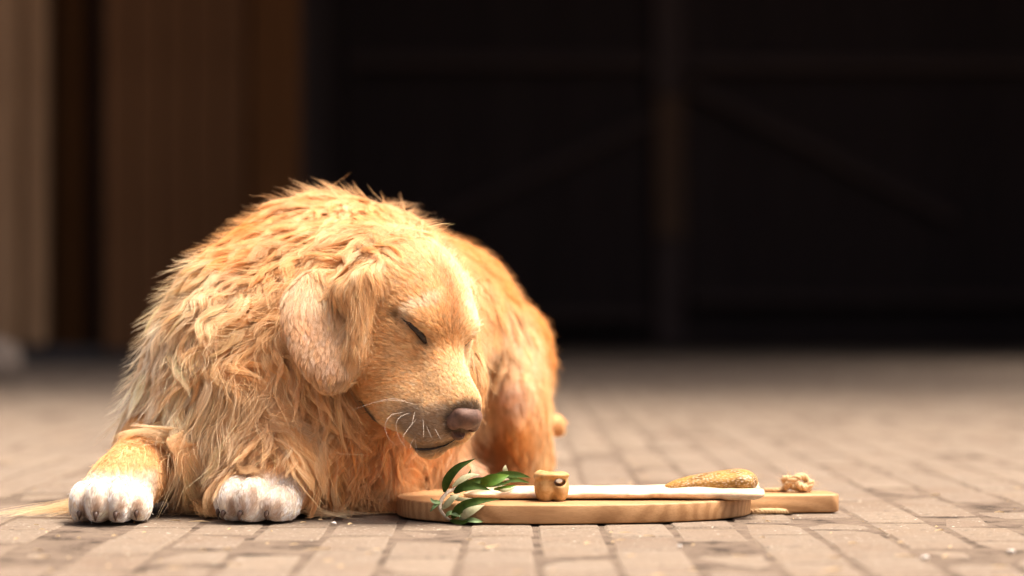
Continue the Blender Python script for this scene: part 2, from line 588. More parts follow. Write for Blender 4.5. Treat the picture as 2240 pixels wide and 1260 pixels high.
# ------------------------------------------------------------------ the dog: body
MM = 0.001
F_ = np.array([0.44, -0.664, -0.605]); F_ /= np.linalg.norm(F_)
R_ = np.array([-0.768, -0.626, 0.131]); R_ -= F_ * R_.dot(F_); R_ /= np.linalg.norm(R_)
U_ = np.cross(R_, F_)
HS = 1.08
HO = W(945, 734, 0.055)
AX = np.stack([F_, U_, R_])
def H(f, u, r):
    """head coordinates in millimetres: forward, up, towards the dog's right"""
    return HO + (F_ * f + U_ * u + R_ * r) * MM * HS
def hell(f, u, r, rf, ru, rr, tilt=None):
    return Ell(H(f, u, r), np.array([rf, ru, rr]) * MM * HS, AX)
def hcap(a, b, ra, rb_): return Cap(H(*a), H(*b), ra * MM * HS, rb_ * MM * HS)

groups = {}
order = []
def add(gname, prim, k):
    groups.setdefault(gname, []).append((prim, k)); order.append((gname, prim, k))

# torso
add('torso', Ell(W(655, 765, .30), (.138, .19, .158)), .03)
add('torso', Cap(W(770, 690, .34), W(930, 745, .47), .134, .122), .05)
add('torso', Cap(W(930, 750, .47), W(1010, 815, .56), .118, .090), .05)
add('torso', Ell(W(490, 770, .20), (.058, .09, .11)), .05)
add('torso', Ell(W(590, 860, .18), (.125, .10, .14)), .05)
add('torso', Ell(W(620, 985, .21), (.13, .10, .08)), .05)
add('torso', Ell(W(790, 960, .29), (.09, .10, .12)), .05)
add('torso', Ell(W(820, 800, .30), (.12, .12, .15)), .05)
add('torso', Ell(W(960, 920, .50), (.14, .13, .14)), .05)
add('torso', Cap(W(455, 810, .22), W(385, 960, .21), .064, .052), .05)
# neck and ruff
add('neck', Cap(W(730, 662, .24), H(-95, -12, 4), .118, .066), .05)
add('neck', Ell(W(690, 830, .15), (.085, .06, .125)), .05)
# hindquarters
add('hind', Ell(W(1095, 905, .49), (.062, .12, .128)), .012)
add('hind', Ell(W(1128, 800, .66), (.05, .06, .085)), .02)
add('hind', Cap(W(1150, 1010, .52), W(1020, 1045, .40), .034, .03), .02)
add('hind', Ell(W(1000, 1042, .385), (.045, .05, .028)), .015)
add('hind', Ell(W(1215, 930, .58), (.012, .02, .014)), .01)
# front legs
add('leg_r', Cap(W(365, 985, .22), W(285, 1046, .065), .048, .036), .03)
add('leg_l', Cap(W(685, 1010, .24), W(602, 1050, .07), .05, .034), .03)
# paws (dog's right at the left of the picture)
def paw(g, px, pz, y, yaw, w):
    c = W(px, pz, y)
    c[2] = 0
    ca, sa = math.cos(yaw), math.sin(yaw)
    def q(x, yy, z): return c + np.array([x * ca - yy * sa, x * sa + yy * ca, z])
    rot = np.array([[ca, sa, 0], [-sa, ca, 0], [0, 0, 1]])
    add(g, Ell(q(0, .035, .030), (w * .40, .045, .030), rot), .02)
    out = []
    for k, (tx, ty, tr, th) in enumerate(((-.36, .004, .160, .026), (-.125, -.016, .165, .030), (.125, -.016, .165, .030), (.36, .004, .155, .024))):
        add(g, Ell(q(tx * w, ty, th * .80), (tr * w, .030, th * .86), rot), .007)
        out.append((q(tx * w, ty - .030, .007), np.array([0 * ca - -1 * sa, 0 * sa + -1 * ca, -.28])))
    return out
claws = paw('leg_r', 243, 1100, .022, 0.04, .086) + paw('leg_l', 560, 1100, .032, -0.52, .090)
# head
add('head', hell(-58, 4, 0, 80, 58, 59), .02)
add('head', hell(-16, 14, 0, 42, 30, 45), .02)
add('head', hell(2, 17, 27, 18, 12, 17), .014)
add('head', hell(2, 17, -27, 18, 12, 17), .014)
add('head', hell(-26, -34, 34, 48, 42, 27), .02)
add('head', hell(-26, -34, -34, 48, 42, 27), .02)
add('head', hcap((8, -30, 0), (80, -36, 0), 36, 28), .025)
add('head', hcap((22, -8, 0), (92, -14, 0), 16, 15), .02)
add('head', hell(62, -54, 17, 38, 26, 18), .012)
add('head', hell(62, -54, -17, 38, 26, 18), .012)
add('head', hell(82, -42, 15, 21, 21, 17), .008)
add('head', hell(82, -42, -15, 21, 21, 17), .008)
add('head', hell(20, -60, 32, 46, 34, 22), .02)
add('head', hell(20, -60, -32, 46, 34, 22), .02)
add('head', hcap((-12, -70, 6), (80, -78, 2), 26, 13), .012)
add('head', hcap((-12, -70, -6), (80, -78, -2), 26, 13), .012)
# ears: flaps, thick at the root
def ear(g, pts):
    for a, b_ in zip(pts[:-1], pts[1:]):
        add(g, Cap(a[0], b_[0], a[1], b_[1]), .012)
ex = .022
def EP(px, py, y): return W(px, py, y)
# main sheet of the right ear made of flattened ellipsoids
add('ear', Cap(H(-58, 22, 50), EP(760, 640, .035), .024, .016), .015)
_ez = np.array([0, .38, .92]); _ez /= np.linalg.norm(_ez); _ex = np.array([1, .28, 0]); _ex -= _ez * _ex.dot(_ez); _ex /= np.linalg.norm(_ex)
earax = np.stack([_ex, np.cross(_ez, _ex), _ez])
add('ear', Ell(EP(708, 690, .048), (.047, .010, .057), earax), .02)
add('ear', Ell(EP(724, 768, .034), (.036, .009, .032), earax), .02)
add('ear', Ell(EP(722, 812, .032), (.018, .010, .020), earax), .02)
add('ear', Cap(EP(800, 615, .030), EP(775, 770, .022), .013, .010), .012)
# left ear (far side of the head)
add('ear', Cap(H(-55, 20, -52), H(5, -40, -68), .020, .014), .015)
add('ear', Ell(H(5, -45, -66), (.035, .03, .014), AX), .015)

FLD = Field((-.56, -.07, -.015), (.14, .80, .43), .0028)
for g_, prim, k in order:
    if g_ != 'ear': FLD.add(prim, k)
def surf(px, py, fld=None):
    """where the line of sight through a pixel first meets the body"""
    fld = fld or FLD
    d = W(px, py, 0) - np.array([0, -CAM_D, CAM_H]); d /= np.linalg.norm(d)
    p = W(px, py, -0.066)[None, :].astype(np.float32)
    for _ in range(700):
        v = fld.sample(p)[0]
        if v < 0.0003: break
        p = p + d * min(max(v * 0.5, 0.0005), 0.004)
    return p[0]
EYE_R = [surf(*q) for q in ((866, 690), (880, 703), (898, 719), (916, 735), (930, 750))]
for s in (1, -1):
    slit = EYE_R if s == 1 else [HO + (lambda v: v - 2 * R_ * v.dot(R_))(q - HO) for q in EYE_R]
    for a, b_ in zip(slit[:-1], slit[1:]):
        FLD.add(Cap(a, b_, .0040, .0040), .010, sub=True)
for g_, prim, k in order:
    if g_ == 'ear': FLD.add(prim, k)
for a, b_ in ((W(1038, 800, .385), W(1052, 930, .385)), (W(1052, 930, .385), W(1072, 1010, .40))):
    FLD.add(Cap(a, b_, .020, .026), .03, sub=True)      # fold between flank and folded hind leg
FLD.floor(0.001)
bv, bfc = FLD.mesh()
bn = FLD.grad(bv)
# which group each point belongs to
gn = list(groups)
gd = np.full((len(gn), len(bv)), 9.0, np.float32)
for i, g_ in enumerate(gn):
    for prim, k in groups[g_]:
        gd[i] = np.minimum(gd[i], prim.dist(bv[:, 0], bv[:, 1], bv[:, 2]))
bgrp = gd.argmin(0)
print('body', len(bv), len(bfc))

# ------------------------------------------------------------------ the dog: coat
def smooth(a, b_, x):
    t = np.clip((x - a) / (b_ - a), 0, 1)
    return t * t * (3 - 2 * t)
def lin(c):
    c = np.array(c, float) / 255.0
    return np.where(c <= 0.04045, c / 12.92, ((c + 0.055) / 1.055) ** 2.4)
CO = {'O': lin((240, 178, 106)), 'G': lin((243, 200, 144)), 'P': lin((247, 216, 174)), 'C': lin((251, 232, 204)),
      'D': lin((222, 170, 116)), 'K': lin((226, 190, 160)), 'W': lin((248, 241, 230)), 'B': lin((104, 78, 60)),
      'E': lin((74, 64, 60)), 'L': lin((248, 220, 176)), 'R': lin((200, 140, 86))}

# guides for the long coat: pixel where it shows, direction in the picture, length mm, wave, lift, colour
GUIDES = [
 (700, 432, .6, .15, 22, .5, .22, 'O'), (620, 450, -.2, .6, 22, .7, .22, 'O'), (560, 490, -.3, .9, 28, .8, .26, 'O'),
 (500, 510, -.4, .8, 28, .8, .28, 'O'), (430, 570, -.4, .9, 32, .7, .24, 'O'), (375, 660, -.3, .9, 34, .6, .2, 'L'),
 (355, 740, -.25, 1, 38, .5, .2, 'C'), (335, 820, -.35, .95, 44, .5, .22, 'C'), (315, 890, -.15, 1, 34, .4, .12, 'C'),
 (300, 950, -.05, 1, 18, .3, .08, 'P'), (470, 590, -.2, 1, 38, .8, .22, 'L'), (540, 560, -.2, 1, 36, .9, .24, 'O'),
 (440, 680, -.1, 1, 46, .9, .2, 'P'), (520, 680, -.1, 1, 48, 1., .2, 'L'), (430, 780, -.1, 1, 54, 1., .18, 'P'),
 (520, 780, .15, 1, 60, 1., .18, 'G'), (400, 860, -.1, 1, 56, .9, .18, 'C'), (350, 960, .15, 1, 36, .6, .14, 'P'), (390, 970, .10, 1, 64, .8, .16, 'P'),
 (470, 860, -.1, 1, 70, 1., .18, 'L'), (540, 880, -.35, 1, 76, 1., .18, 'P'), (450, 960, -.1, 1, 78, .9, .16, 'L'),
 (520, 970, -.3, 1, 72, .9, .16, 'G'), (600, 930, -.3, 1, 66, .9, .16, 'P'), (450, 1060, -.2, 1, 60, .8, .12, 'D'),
 (650, 960, -.1, 1, 60, .9, .16, 'G'), (720, 1050, .1, 1, 60, .8, .12, 'D'), (740, 980, .05, 1, 76, .9, .16, 'G'),
 (800, 1010, .1, 1, 70, .9, .15, 'G'), (850, 1040, .3, 1, 60, .8, .15, 'D'), (880, 1000, -.1, 1, 54, .8, .15, 'O'),
 (940, 1010, .1, 1, 44, .7, .15, 'D'), (970, 1030, .1, 1, 36, .6, .15, 'G'),
 (640, 560, -.5, .8, 42, .8, .22, 'G'), (690, 500, -.6, .5, 38, .8, .25, 'G'), (760, 460, -.2, .5, 32, .7, .26, 'G'),
 (800, 440, .7, .3, 26, .6, .3, 'O'), (880, 450, .8, .4, 24, .6, .3, 'O'),
 (590, 660, -.25, 1, 52, .9, .2, 'G'), (580, 750, -.15, 1, 60, 1., .2, 'G'), (600, 840, -.1, 1, 72, 1., .18, 'P'),
 (660, 880, -.1, 1, 76, 1., .18, 'G'), (730, 900, .1, 1, 72, .8, .18, 'G'), (780, 930, 0, 1, 70, .7, .16, 'O'),
 (960, 480, .6, .7, 22, .5, .3, 'O'), (1040, 560, .6, .8, 20, .5, .28, 'O'), (1100, 620, .5, .9, 18, .5, .26, 'O'),
 (1070, 660, .2, 1, 24, .6, .2, 'G'), (1110, 720, .1, 1, 24, .6, .16, 'P'), (1080, 800, -.2, 1, 30, .7, .15, 'P'),
 (1050, 900, -.3, 1, 32, .6, .15, 'P'), (1160, 700, .4, 1, 17, .4, .2, 'O'), (1195, 720, .3, 1, 14, .3, .2, 'D'),
 (1150, 800, .1, 1, 9, .3, .10, 'P'), (1110, 860, .0, 1, 9, .3, .10, 'K'), (1190, 880, .05, 1, 9, .3, .12, 'G'),
 (1130, 960, .0, 1, 10, .3, .10, 'O'), (1090, 960, .0, 1, 14, .3, .12, 'R'), (1190, 990, .0, 1, 14, .3, .15, 'G'),
 (1030, 1035, -.2, .6, 10, .2, .12, 'K'), (1228, 930, .3, .6, 9, .2, .2, 'G'),
]
gpos = np.array([surf(gd_[0], gd_[1]) for gd_ in GUIDES])
gdir = np.array([[gd_[2], 0.0, -gd_[3]] for gd_ in GUIDES]); gdir /= np.linalg.norm(gdir, axis=1)[:, None]
gpar = np.array([[gd_[4], gd_[5], gd_[6], *CO[gd_[7]]] for gd_ in GUIDES])

nv = len(bv)
A_dir = np.zeros((nv, 3)); A_len = np.zeros(nv); A_wave = np.zeros(nv); A_lift = np.zeros(nv)
A_col = np.zeros((nv, 3)); A_den = np.ones(nv); A_rad = np.full(nv, .00024); A_clump = np.full(nv, .9)
G = {g_: i for i, g_ in enumerate(gn)}
for i0 in range(0, nv, 40000):
    sl = slice(i0, i0 + 40000)
    d2 = ((bv[sl, None, :] - gpos[None]) ** 2).sum(2) + 1e-5
    w = 1 / d2 ** 1.6
    w /= w.sum(1, keepdims=True)
    A_dir[sl] = w @ gdir
    par = w @ gpar
    A_len[sl], A_wave[sl], A_lift[sl] = par[:, 0], par[:, 1], par[:, 2]
    A_col[sl] = par[:, 3:6]
_sh = 1 - np.clip((A_len - 24) / 22, 0, 1)
A_clump[:] = .88 - .56 * _sh
A_wave *= 1 - .6 * _sh; A_lift *= 1 - .5 * _sh
A_rad[:] = .00024 - .00005 * _sh
_under = smooth(-.05, -.45, bn[:, 2]) * smooth(W(470, 900, .18)[0], W(420, 900, .18)[0], bv[:, 0]) * (bv[:, 1] < .35)
A_len[:] = A_len * (1 - _under) + 9 * _under; A_lift[:] *= 1 - _under
for _q, _r in (((330, 925), 62), ((300, 900), 48), ((380, 945), 50)):
    _k = 1 - smooth(.35, 1, np.linalg.norm(bv - surf(*_q), axis=1) / (_r * MM))
    A_len[:] = A_len * (1 - _k) + 13 * _k; A_lift[:] *= 1 - .6 * _k; A_wave[:] *= 1 - .6 * _k
hl = (bv - HO) / (MM * HS)
hf, hu, hr = hl @ F_, hl @ U_, hl @ R_
def near(pts, r0, r1):
    """1 close to any of the points, 0 beyond r1 (millimetres)"""
    d = np.full(nv, 9.0)
    for q in pts: d = np.minimum(d, np.linalg.norm(bv - q, axis=1))
    return 1 - smooth(r0 * MM, r1 * MM, d)
def line_pts(pix, n=24):
    c = catmull(np.array(pix, float), n)
    return [surf(*q) for q in c]
def blend(dst, m, val):
    val = np.asarray(val, float)
    if dst.ndim == 2: dst[:] = dst * (1 - m[:, None]) + val * m[:, None]
    else: dst[:] = dst * (1 - m) + val * m

# --- head
hm = (bgrp == G['head']).astype(float)
side = np.clip(hr / 34.0, -1, 1)
back = smooth(0, -80, hf)
dirh = -F_[None] * 1.0 + R_[None] * (side * .45)[:, None] - U_[None] * (smooth(-5, -45, hu) * .75 * smooth(90, 20, hf))[:, None]
dirh += -U_[None] * (smooth(0, 30, np.abs(hr)) * .25)[:, None]
m_ = hm > .5
A_dir[m_] = dirh[m_]
lenh = 4.2 + 6 * smooth(70, 0, hf) + 10 * smooth(-10, -70, hf) + 14 * smooth(-70, -120, hf) + 10 * smooth(25, 50, np.abs(hr)) * smooth(-10, -50, hf) + 7 * smooth(-40, -75, hu) * smooth(50, 0, hf)
A_len[m_] = lenh[m_]
A_wave[m_] = (0.1 + .35 * back)[m_]
A_lift[m_] = (.13 + .12 * back)[m_]
colh = np.repeat(CO['G'][None], nv, 0)
def tint(m, c): colh[:] = colh * (1 - m[:, None]) + CO[c] * m[:, None]
tint(smooth(-10, -60, hf) * smooth(0, 30, hu) * .7, 'L')          # crown
tint(smooth(16, -4, np.abs(hr)) * smooth(-60, -10, hf) * smooth(38, 12, hf) * smooth(-25, 0, hu) * .8, 'R')
tint(smooth(9, 3, np.abs(hf - 2)) * smooth(8, 20, np.abs(hr)) * smooth(8, 16, hu) * .6, 'C')   # between the eyes
tint(smooth(30, 60, hf) * .55, 'L')                                # muzzle
tint(smooth(-20, -50, hu) * smooth(60, 10, hf) * .5, 'O')          # cheek
tint(smooth(-10, -30, hr) * smooth(-90, -30, hf) * .8, 'L')        # far brow, light from the right painted into the coat colour
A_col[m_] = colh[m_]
# grey whisker pad, dark lip edges, eye rim
pad = near(line_pts([(905, 925), (930, 945), (955, 955), (965, 930)]), 14, 30) * hm
blend(A_col, pad * .75, lin((172, 150, 130)))
lip = near(line_pts([(800, 888), (815, 908), (834, 932), (846, 945)]), 4, 11) * hm
blend(A_col, lip * .9, CO['E'])
lip2 = near(line_pts([(846, 945), (875, 968), (905, 978), (935, 980), (965, 975), (990, 965)]), 4, 12) * hm
blend(A_col, lip2 * .55, CO['E'])
blend(A_len, np.clip(pad + lip2, 0, 1), 4.5)
rim = near([np.array(q) for q in catmull(EYE_R, 14)], 4, 9) * hm
blend(A_col, rim * .85, CO['B'])
blend(A_len, rim, 3.0)
rim2 = near([np.array(q) for q in catmull(EYE_R, 14)], 1, 5) * hm
A_den *= 1 - rim2 * .9
lipd = near(line_pts([(803, 892), (818, 912), (836, 936), (862, 960), (893, 977), (925, 981), (955, 978), (980, 968), (1000, 955)]), 1.0, 3.2) * hm
A_den *= 1 - lipd * .85
nose_c = H(112, -24, 0)
nm = (1 - smooth(20, 27, np.linalg.norm(bv - nose_c, axis=1) / MM)) * hm
blend(A_col, nm * .8, CO['E'])
A_rad[m_] = .00016
A_clump[m_] = .22
# --- ears
em = bgrp == G['ear']
right = em & (hr > 0)
A_dir[em] = np.array([-.05, 0, -1.0])
A_len[em] = 18; A_wave[em] = .18; A_lift[em] = .09; A_clump[em] = .4; A_rad[em] = .00018
A_col[em] = CO['P'] * .5 + CO['G'] * .5
for q, rr, c, L in (((650, 700), 50, 'K', 13), ((700, 760), 44, 'K', 11), ((720, 815), 30, 'K', 10), ((650, 625), 34, 'C', 26), ((700, 640), 26, 'C', 26), ((795, 650), 34, 'G', 30), ((780, 740), 26, 'G', 24), ((800, 590), 34, 'G', 28), ((740, 600), 44, 'G', 30), ((690, 600), 36, 'P', 28)):
    c0 = surf(*q)
    mk = (1 - smooth(.3, 1, np.linalg.norm(bv - c0, axis=1) / (rr * MM))) * right
    blend(A_col, mk * .5, CO[c]); blend(A_len, mk, L)
le = em & ~right
A_len[le] = 30; A_col[le] = CO['G'] * .6 + CO['P'] * .4
# --- front legs and paws
for g_, pc in (('leg_r', W(243, 1100, .022)), ('leg_l', W(562, 1100, .030))):
    lm_ = bgrp == G[g_]
    y = bv[:, 1]; z = bv[:, 2]
    up = np.maximum(smooth(.030, .062, y), smooth(.044, .062, z))
    pawm = lm_ & (y < .10)
    A_dir[lm_] = np.array([0, -.75, -.65])
    A_len[lm_] = (6.5 + 8 * smooth(.05, .16, y))[lm_]
    A_wave[lm_] = .12; A_lift[lm_] = .10; A_clump[lm_] = .25; A_rad[lm_] = .00016
    cc = CO['W'][None] * (1 - up[:, None]) + (CO['G'] * .75 + CO['O'] * .25)[None] * up[:, None]
    A_col[lm_] = cc[lm_]
# between the toes the coat is stained tan
for q in ((215, 1110), (268, 1115), (305, 1112), (182, 1120), (530, 1110), (556, 1085), (585, 1118), (505, 1115), (610, 1120)):
    c0 = surf(*q)
    mk = (1 - smooth(3 * MM, 9 * MM, np.linalg.norm((bv - c0) * np.array([1, 1, .35]), axis=1))) * (bv[:, 2] < .05) * np.isin(bgrp, [G['leg_r'], G['leg_l']])
    blend(A_col, mk * .6, lin((172, 132, 96)))

# --- hair roots
fa = bfc
v0, v1, v2, v3 = (bv[fa[:, k]] for k in range(4))
area = .5 * np.linalg.norm(np.cross(v2 - v0, v3 - v1), axis=1)
fcen = (v0 + v1 + v2 + v3) / 4
fn = FLD.grad(fcen)
tocam = np.array([0, -CAM_D, CAM_H]) - fcen; tocam /= np.linalg.norm(tocam, axis=1)[:, None]
facing = (fn * tocam).sum(1)
visw = np.where(facing > -.25, 1.0, .16) * np.where(fcen[:, 2] < .004, 0.0, 1.0)
fgrp = bgrp[fa[:, 0]]

def field_dir(d, n):
    t = d - n * (d * n).sum(1, keepdims=True)
    l = np.linalg.norm(t, axis=1, keepdims=True)
    return t / (l + 1e-6)

def sample_roots(fmask, N, r):
    w = area * visw * fmask * A_den[fa[:, 0]]
    c = np.cumsum(w); c /= c[-1]
    fi = np.searchsorted(c, r.random(N))
    u, v = r.random((N, 1)).astype(np.float32), r.random((N, 1)).astype(np.float32)
    p = (v0[fi] * (1 - u) + v1[fi] * u) * (1 - v) + (v3[fi] * (1 - u) + v2[fi] * u) * v
    vi = fa[fi, r.integers(0, 4, N)]
    return p, vi

def push_out(p, off, it=1):
    """keep points outside the body by at least off"""
    for _ in range(it):
        s = FLD.sample(p)
        m = s < off
        if m.any():
            q = p[m]
            g_ = FLD.grad(q)
            p[m] = q + g_ * ((off[m] if hasattr(off, '__len__') else off) - s[m])[:, None]
    z0 = .0015
    p[:, 2] = np.maximum(p[:, 2], z0)
    return p

def flow(p, freq, seed):
    """slowly varying vector noise, so neighbouring locks sweep the same way"""
    q = np.random.default_rng(900 + seed)
    out = np.zeros((len(p), 3))
    for _ in range(7):
        k = q.normal(0, freq, 3); f0 = q.uniform(0, 6.28, 3); am = q.normal(0, .55, 3)
        out += np.sin(p @ k[:, None] + f0[None]) * am
    return out

def grow(name, fmask, N, n_locks, npts, parent, mat_, seed, layer=.010, wl=(28, 55), frizz=1.0, jd=.22, amp=1.0, len_s=1.0, stray=.03):
    r = np.random.default_rng(seed)
    T = np.linspace(0, 1, npts)
    # locks
    lp, lv = sample_roots(fmask, n_locks, r)
    ln = FLD.grad(lp)
    L = A_len[lv] * MM * len_s * r.uniform(.7, 1.3, n_locks)
    d0 = field_dir(A_dir[lv] + r.normal(0, jd * .45, (n_locks, 3)) + flow(lp, 55.0, 1) * (jd * np.clip(A_len[lv] / 34.0, .5, 1.9))[:, None] * smooth(W(340, 900, .18)[0], W(440, 900, .18)[0], lp[:, 0])[:, None], ln)
    lift = A_lift[lv] * r.uniform(.6, 1.5, n_locks)
    d = d0 + ln * lift[:, None] * 1.6; d /= np.linalg.norm(d, axis=1)[:, None]
    path = np.zeros((npts, n_locks, 3), np.float32); path[0] = lp
    lay = r.random(n_locks) ** 1.3 * layer * np.clip(L / .06, .15, 1.2)
    lam = (wl[0] + (wl[1] - wl[0]) * (.5 + .5 * np.tanh(flow(lp, 25.0, 3)[:, 0])) + r.normal(0, 2.5, n_locks)) * MM * np.clip(L / .06, .35, 1.2); ph = 5.0 * flow(lp, 38.0, 2)[:, 0] + r.normal(0, .45, n_locks)
    aw = A_wave[lv] * r.uniform(.5, 1.4, n_locks) * amp
    p = lp.copy()
    for k in range(1, npts):
        t = T[k]
        ds = L / (npts - 1)
        n_ = FLD.grad(p)
        tgt = field_dir(d0, n_) + n_ * (lift * (1 - t) * .9)[:, None] + np.array([0, 0, -.35]) * np.clip(L / .06, 0, 1)[:, None] * t
        tgt /= np.linalg.norm(tgt, axis=1)[:, None] + 1e-6
        d = d * .45 + tgt * .55; d /= np.linalg.norm(d, axis=1)[:, None]
        bno = np.cross(n_, d)
        s = t * L
        wob = np.cos(6.283 * s / lam + ph) * aw
        wob2 = np.sin(6.283 * s / (lam * .83) + ph * 1.7) * aw * .35
        dd = d + bno * (wob * 1.15)[:, None] + n_ * wob2[:, None]
        dd /= np.linalg.norm(dd, axis=1)[:, None]
        p = p + dd * ds[:, None]
        p = push_out(p, lay * min(1, t * 2.5) + .0008)
        path[k] = p
    # hairs
    hp, hv = sample_roots(fmask, N, r)
    kd = kdtree.KDTree(n_locks)
    for i in range(n_locks): kd.insert(lp[i], i)
    kd.balance()
    par = np.fromiter((kd.find(q)[1] for q in hp.tolist()), np.int64, N)
    off = hp - lp[par]
    cl = (A_clump[hv] * r.uniform(.75, 1.15, N)).clip(0, .975)
    st_ = r.random(N) < stray
    cl[st_] *= .2
    ls = r.uniform(.62, 1.05, N); ls[st_] *= 1.15
    pts = np.zeros((N, npts, 3), np.float32)
    jit = r.normal(0, 1, (N, 3)).astype(np.float32); jit2 = r.normal(0, 1, (N, 3)).astype(np.float32)
    hn = FLD.grad(hp)
    Lh = (A_len[hv] * MM).astype(np.float32)
    for k, t in enumerate(T):
        rel = (path[k] - lp)[par] * ls[:, None]
        shrink = (1 - cl * min(1, (t * 1.15)) ** .75)[:, None]
        q = lp[par] + rel + off * shrink
        q = q + (jit * (t ** 1.5) * .055 + jit2 * math.sin(t * 5) * .022) * Lh[:, None] * frizz
        q = q + np.where(st_[:, None], hn * (t * t * .55) * Lh[:, None], 0)
        if k: q = push_out(q.astype(np.float32), .0004 + .0012 * t)
        pts[:, k] = q
    c = A_col[hv] * 1.0
    lock_tone = r.normal(0, 1, n_locks)[par] * .5 + r.normal(0, 1, N) * .5
    f = np.exp(lock_tone * .15)
    c = c * f[:, None]
    warm = r.normal(0, .5, n_locks)[par]
    c = c * np.stack([np.ones(N), np.exp(-warm * .09), np.exp(-warm * .22)], 1)
    pale = (.32 * smooth(.25, 1.3, flow(lp, 70.0, 5)[:, 1]) * r.uniform(.4, 1.2, n_locks))[par] * r.uniform(.6, 1.0, N) * (Lh > .03)
    c = c * (1 - pale[:, None]) + CO['C'][None] * pale[:, None]
    rad = A_rad[hv] * r.uniform(.7, 1.25, N)
    cu = bpy.data.hair_curves.new(name)
    cu.add_curves([npts] * N)
    cu.attributes['position'].data.foreach_set('vector', pts.reshape(-1))
    ra = cu.attributes.get('radius') or cu.attributes.new('radius', 'FLOAT', 'POINT')
    prof = (1 - .25 * T) * np.where(T > .6, 1 - (T - .6) / .4 * .8, 1)
    ra.data.foreach_set('value', (rad[:, None] * prof[None]).astype(np.float32).ravel())
    ca = cu.attributes.new('coat', 'FLOAT_COLOR', 'CURVE')
    ca.data.foreach_set('color', np.concatenate([np.clip(c, 0, .97), np.ones((N, 1))], 1).astype(np.float32).ravel())
    cu.materials.append(mat_)
    o = bpy.data.objects.new(name, cu)
    col.objects.link(o)
    o.parent = parent
    o['kind'] = 'stuff'
    return o

def hair_material():
    m = bpy.data.materials.new('golden coat')
    m.use_nodes = True
    nt = m.node_tree
    b = nt.nodes['Principled BSDF']
    out = nt.nodes['Material Output']
    at = nt.nodes.new('ShaderNodeAttribute'); at.attribute_name = 'coat'
    hi = nt.nodes.new('ShaderNodeHairInfo')
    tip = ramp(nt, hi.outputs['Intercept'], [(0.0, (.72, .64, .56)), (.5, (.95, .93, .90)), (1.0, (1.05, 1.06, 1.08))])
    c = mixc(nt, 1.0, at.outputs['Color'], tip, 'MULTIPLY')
    nt.links.new(c, b.inputs['Base Color'])
    b.inputs['Roughness'].default_value = .42
    b.inputs['Specular IOR Level'].default_value = .35
    tr = nt.nodes.new('ShaderNodeBsdfTranslucent')
    nt.links.new(c, tr.inputs['Color'])
    mx = nt.nodes.new('ShaderNodeMixShader')
    mx.inputs[0].default_value = .30
    nt.links.new(b.outputs[0], mx.inputs[1]); nt.links.new(tr.outputs[0], mx.inputs[2])
    nt.links.new(mx.outputs[0], out.inputs[0])
    return m
M_HAIR = hair_material()

M_SKIN, _nt, _b = mat('skin under the coat', (0.5, 0.3, 0.18), 0.8, 0.2)
_at = _nt.nodes.new('ShaderNodeAttribute'); _at.attribute_name = 'coat'
_nt.links.new(mixc(_nt, 0.35, _at.outputs['Color'], (0.42, 0.22, 0.13)), _b.inputs['Base Color'])

dog_mesh = np_mesh('dog', bv, bfc)
_ca = dog_mesh.color_attributes.new('coat', 'FLOAT_COLOR', 'POINT')
_ca.data.foreach_set('color', np.concatenate([np.clip(A_col, 0, 1), np.ones((nv, 1))], 1).astype(np.float32).ravel())
dog = link('dog', dog_mesh, M_SKIN)
tag(dog, 'golden long haired retriever lying on the paving with eyes closed beside the wooden board', 'dog')

QF = 1.0
body_m = np.isin(fgrp, [G['torso'], G['neck'], G['hind']]).astype(float)
head_m = (fgrp == G['head']).astype(float)
ear_m = (fgrp == G['ear']).astype(float)
long_m = body_m * smooth(52, 66, A_len[fa[:, 0]]) * smooth(W(365, 900, .18)[0], W(420, 900, .18)[0], fcen[:, 0])
leg_m = np.isin(fgrp, [G['leg_r'], G['leg_l']]).astype(float)
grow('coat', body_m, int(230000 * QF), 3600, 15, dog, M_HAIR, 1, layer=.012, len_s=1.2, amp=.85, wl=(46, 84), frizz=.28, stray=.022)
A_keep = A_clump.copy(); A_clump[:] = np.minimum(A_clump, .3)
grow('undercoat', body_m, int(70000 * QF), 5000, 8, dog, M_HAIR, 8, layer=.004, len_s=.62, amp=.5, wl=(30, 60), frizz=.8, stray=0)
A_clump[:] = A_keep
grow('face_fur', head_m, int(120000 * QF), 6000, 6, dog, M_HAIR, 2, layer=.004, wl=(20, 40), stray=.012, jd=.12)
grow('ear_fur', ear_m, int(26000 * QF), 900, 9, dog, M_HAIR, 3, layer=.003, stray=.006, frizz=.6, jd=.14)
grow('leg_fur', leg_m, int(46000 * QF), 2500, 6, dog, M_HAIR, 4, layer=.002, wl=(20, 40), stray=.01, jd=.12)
grow('feathering', long_m, int(60000 * QF), 760, 18, dog, M_HAIR, 5, layer=.018, len_s=1.3, amp=.9, wl=(60, 110), frizz=.2, stray=.008)

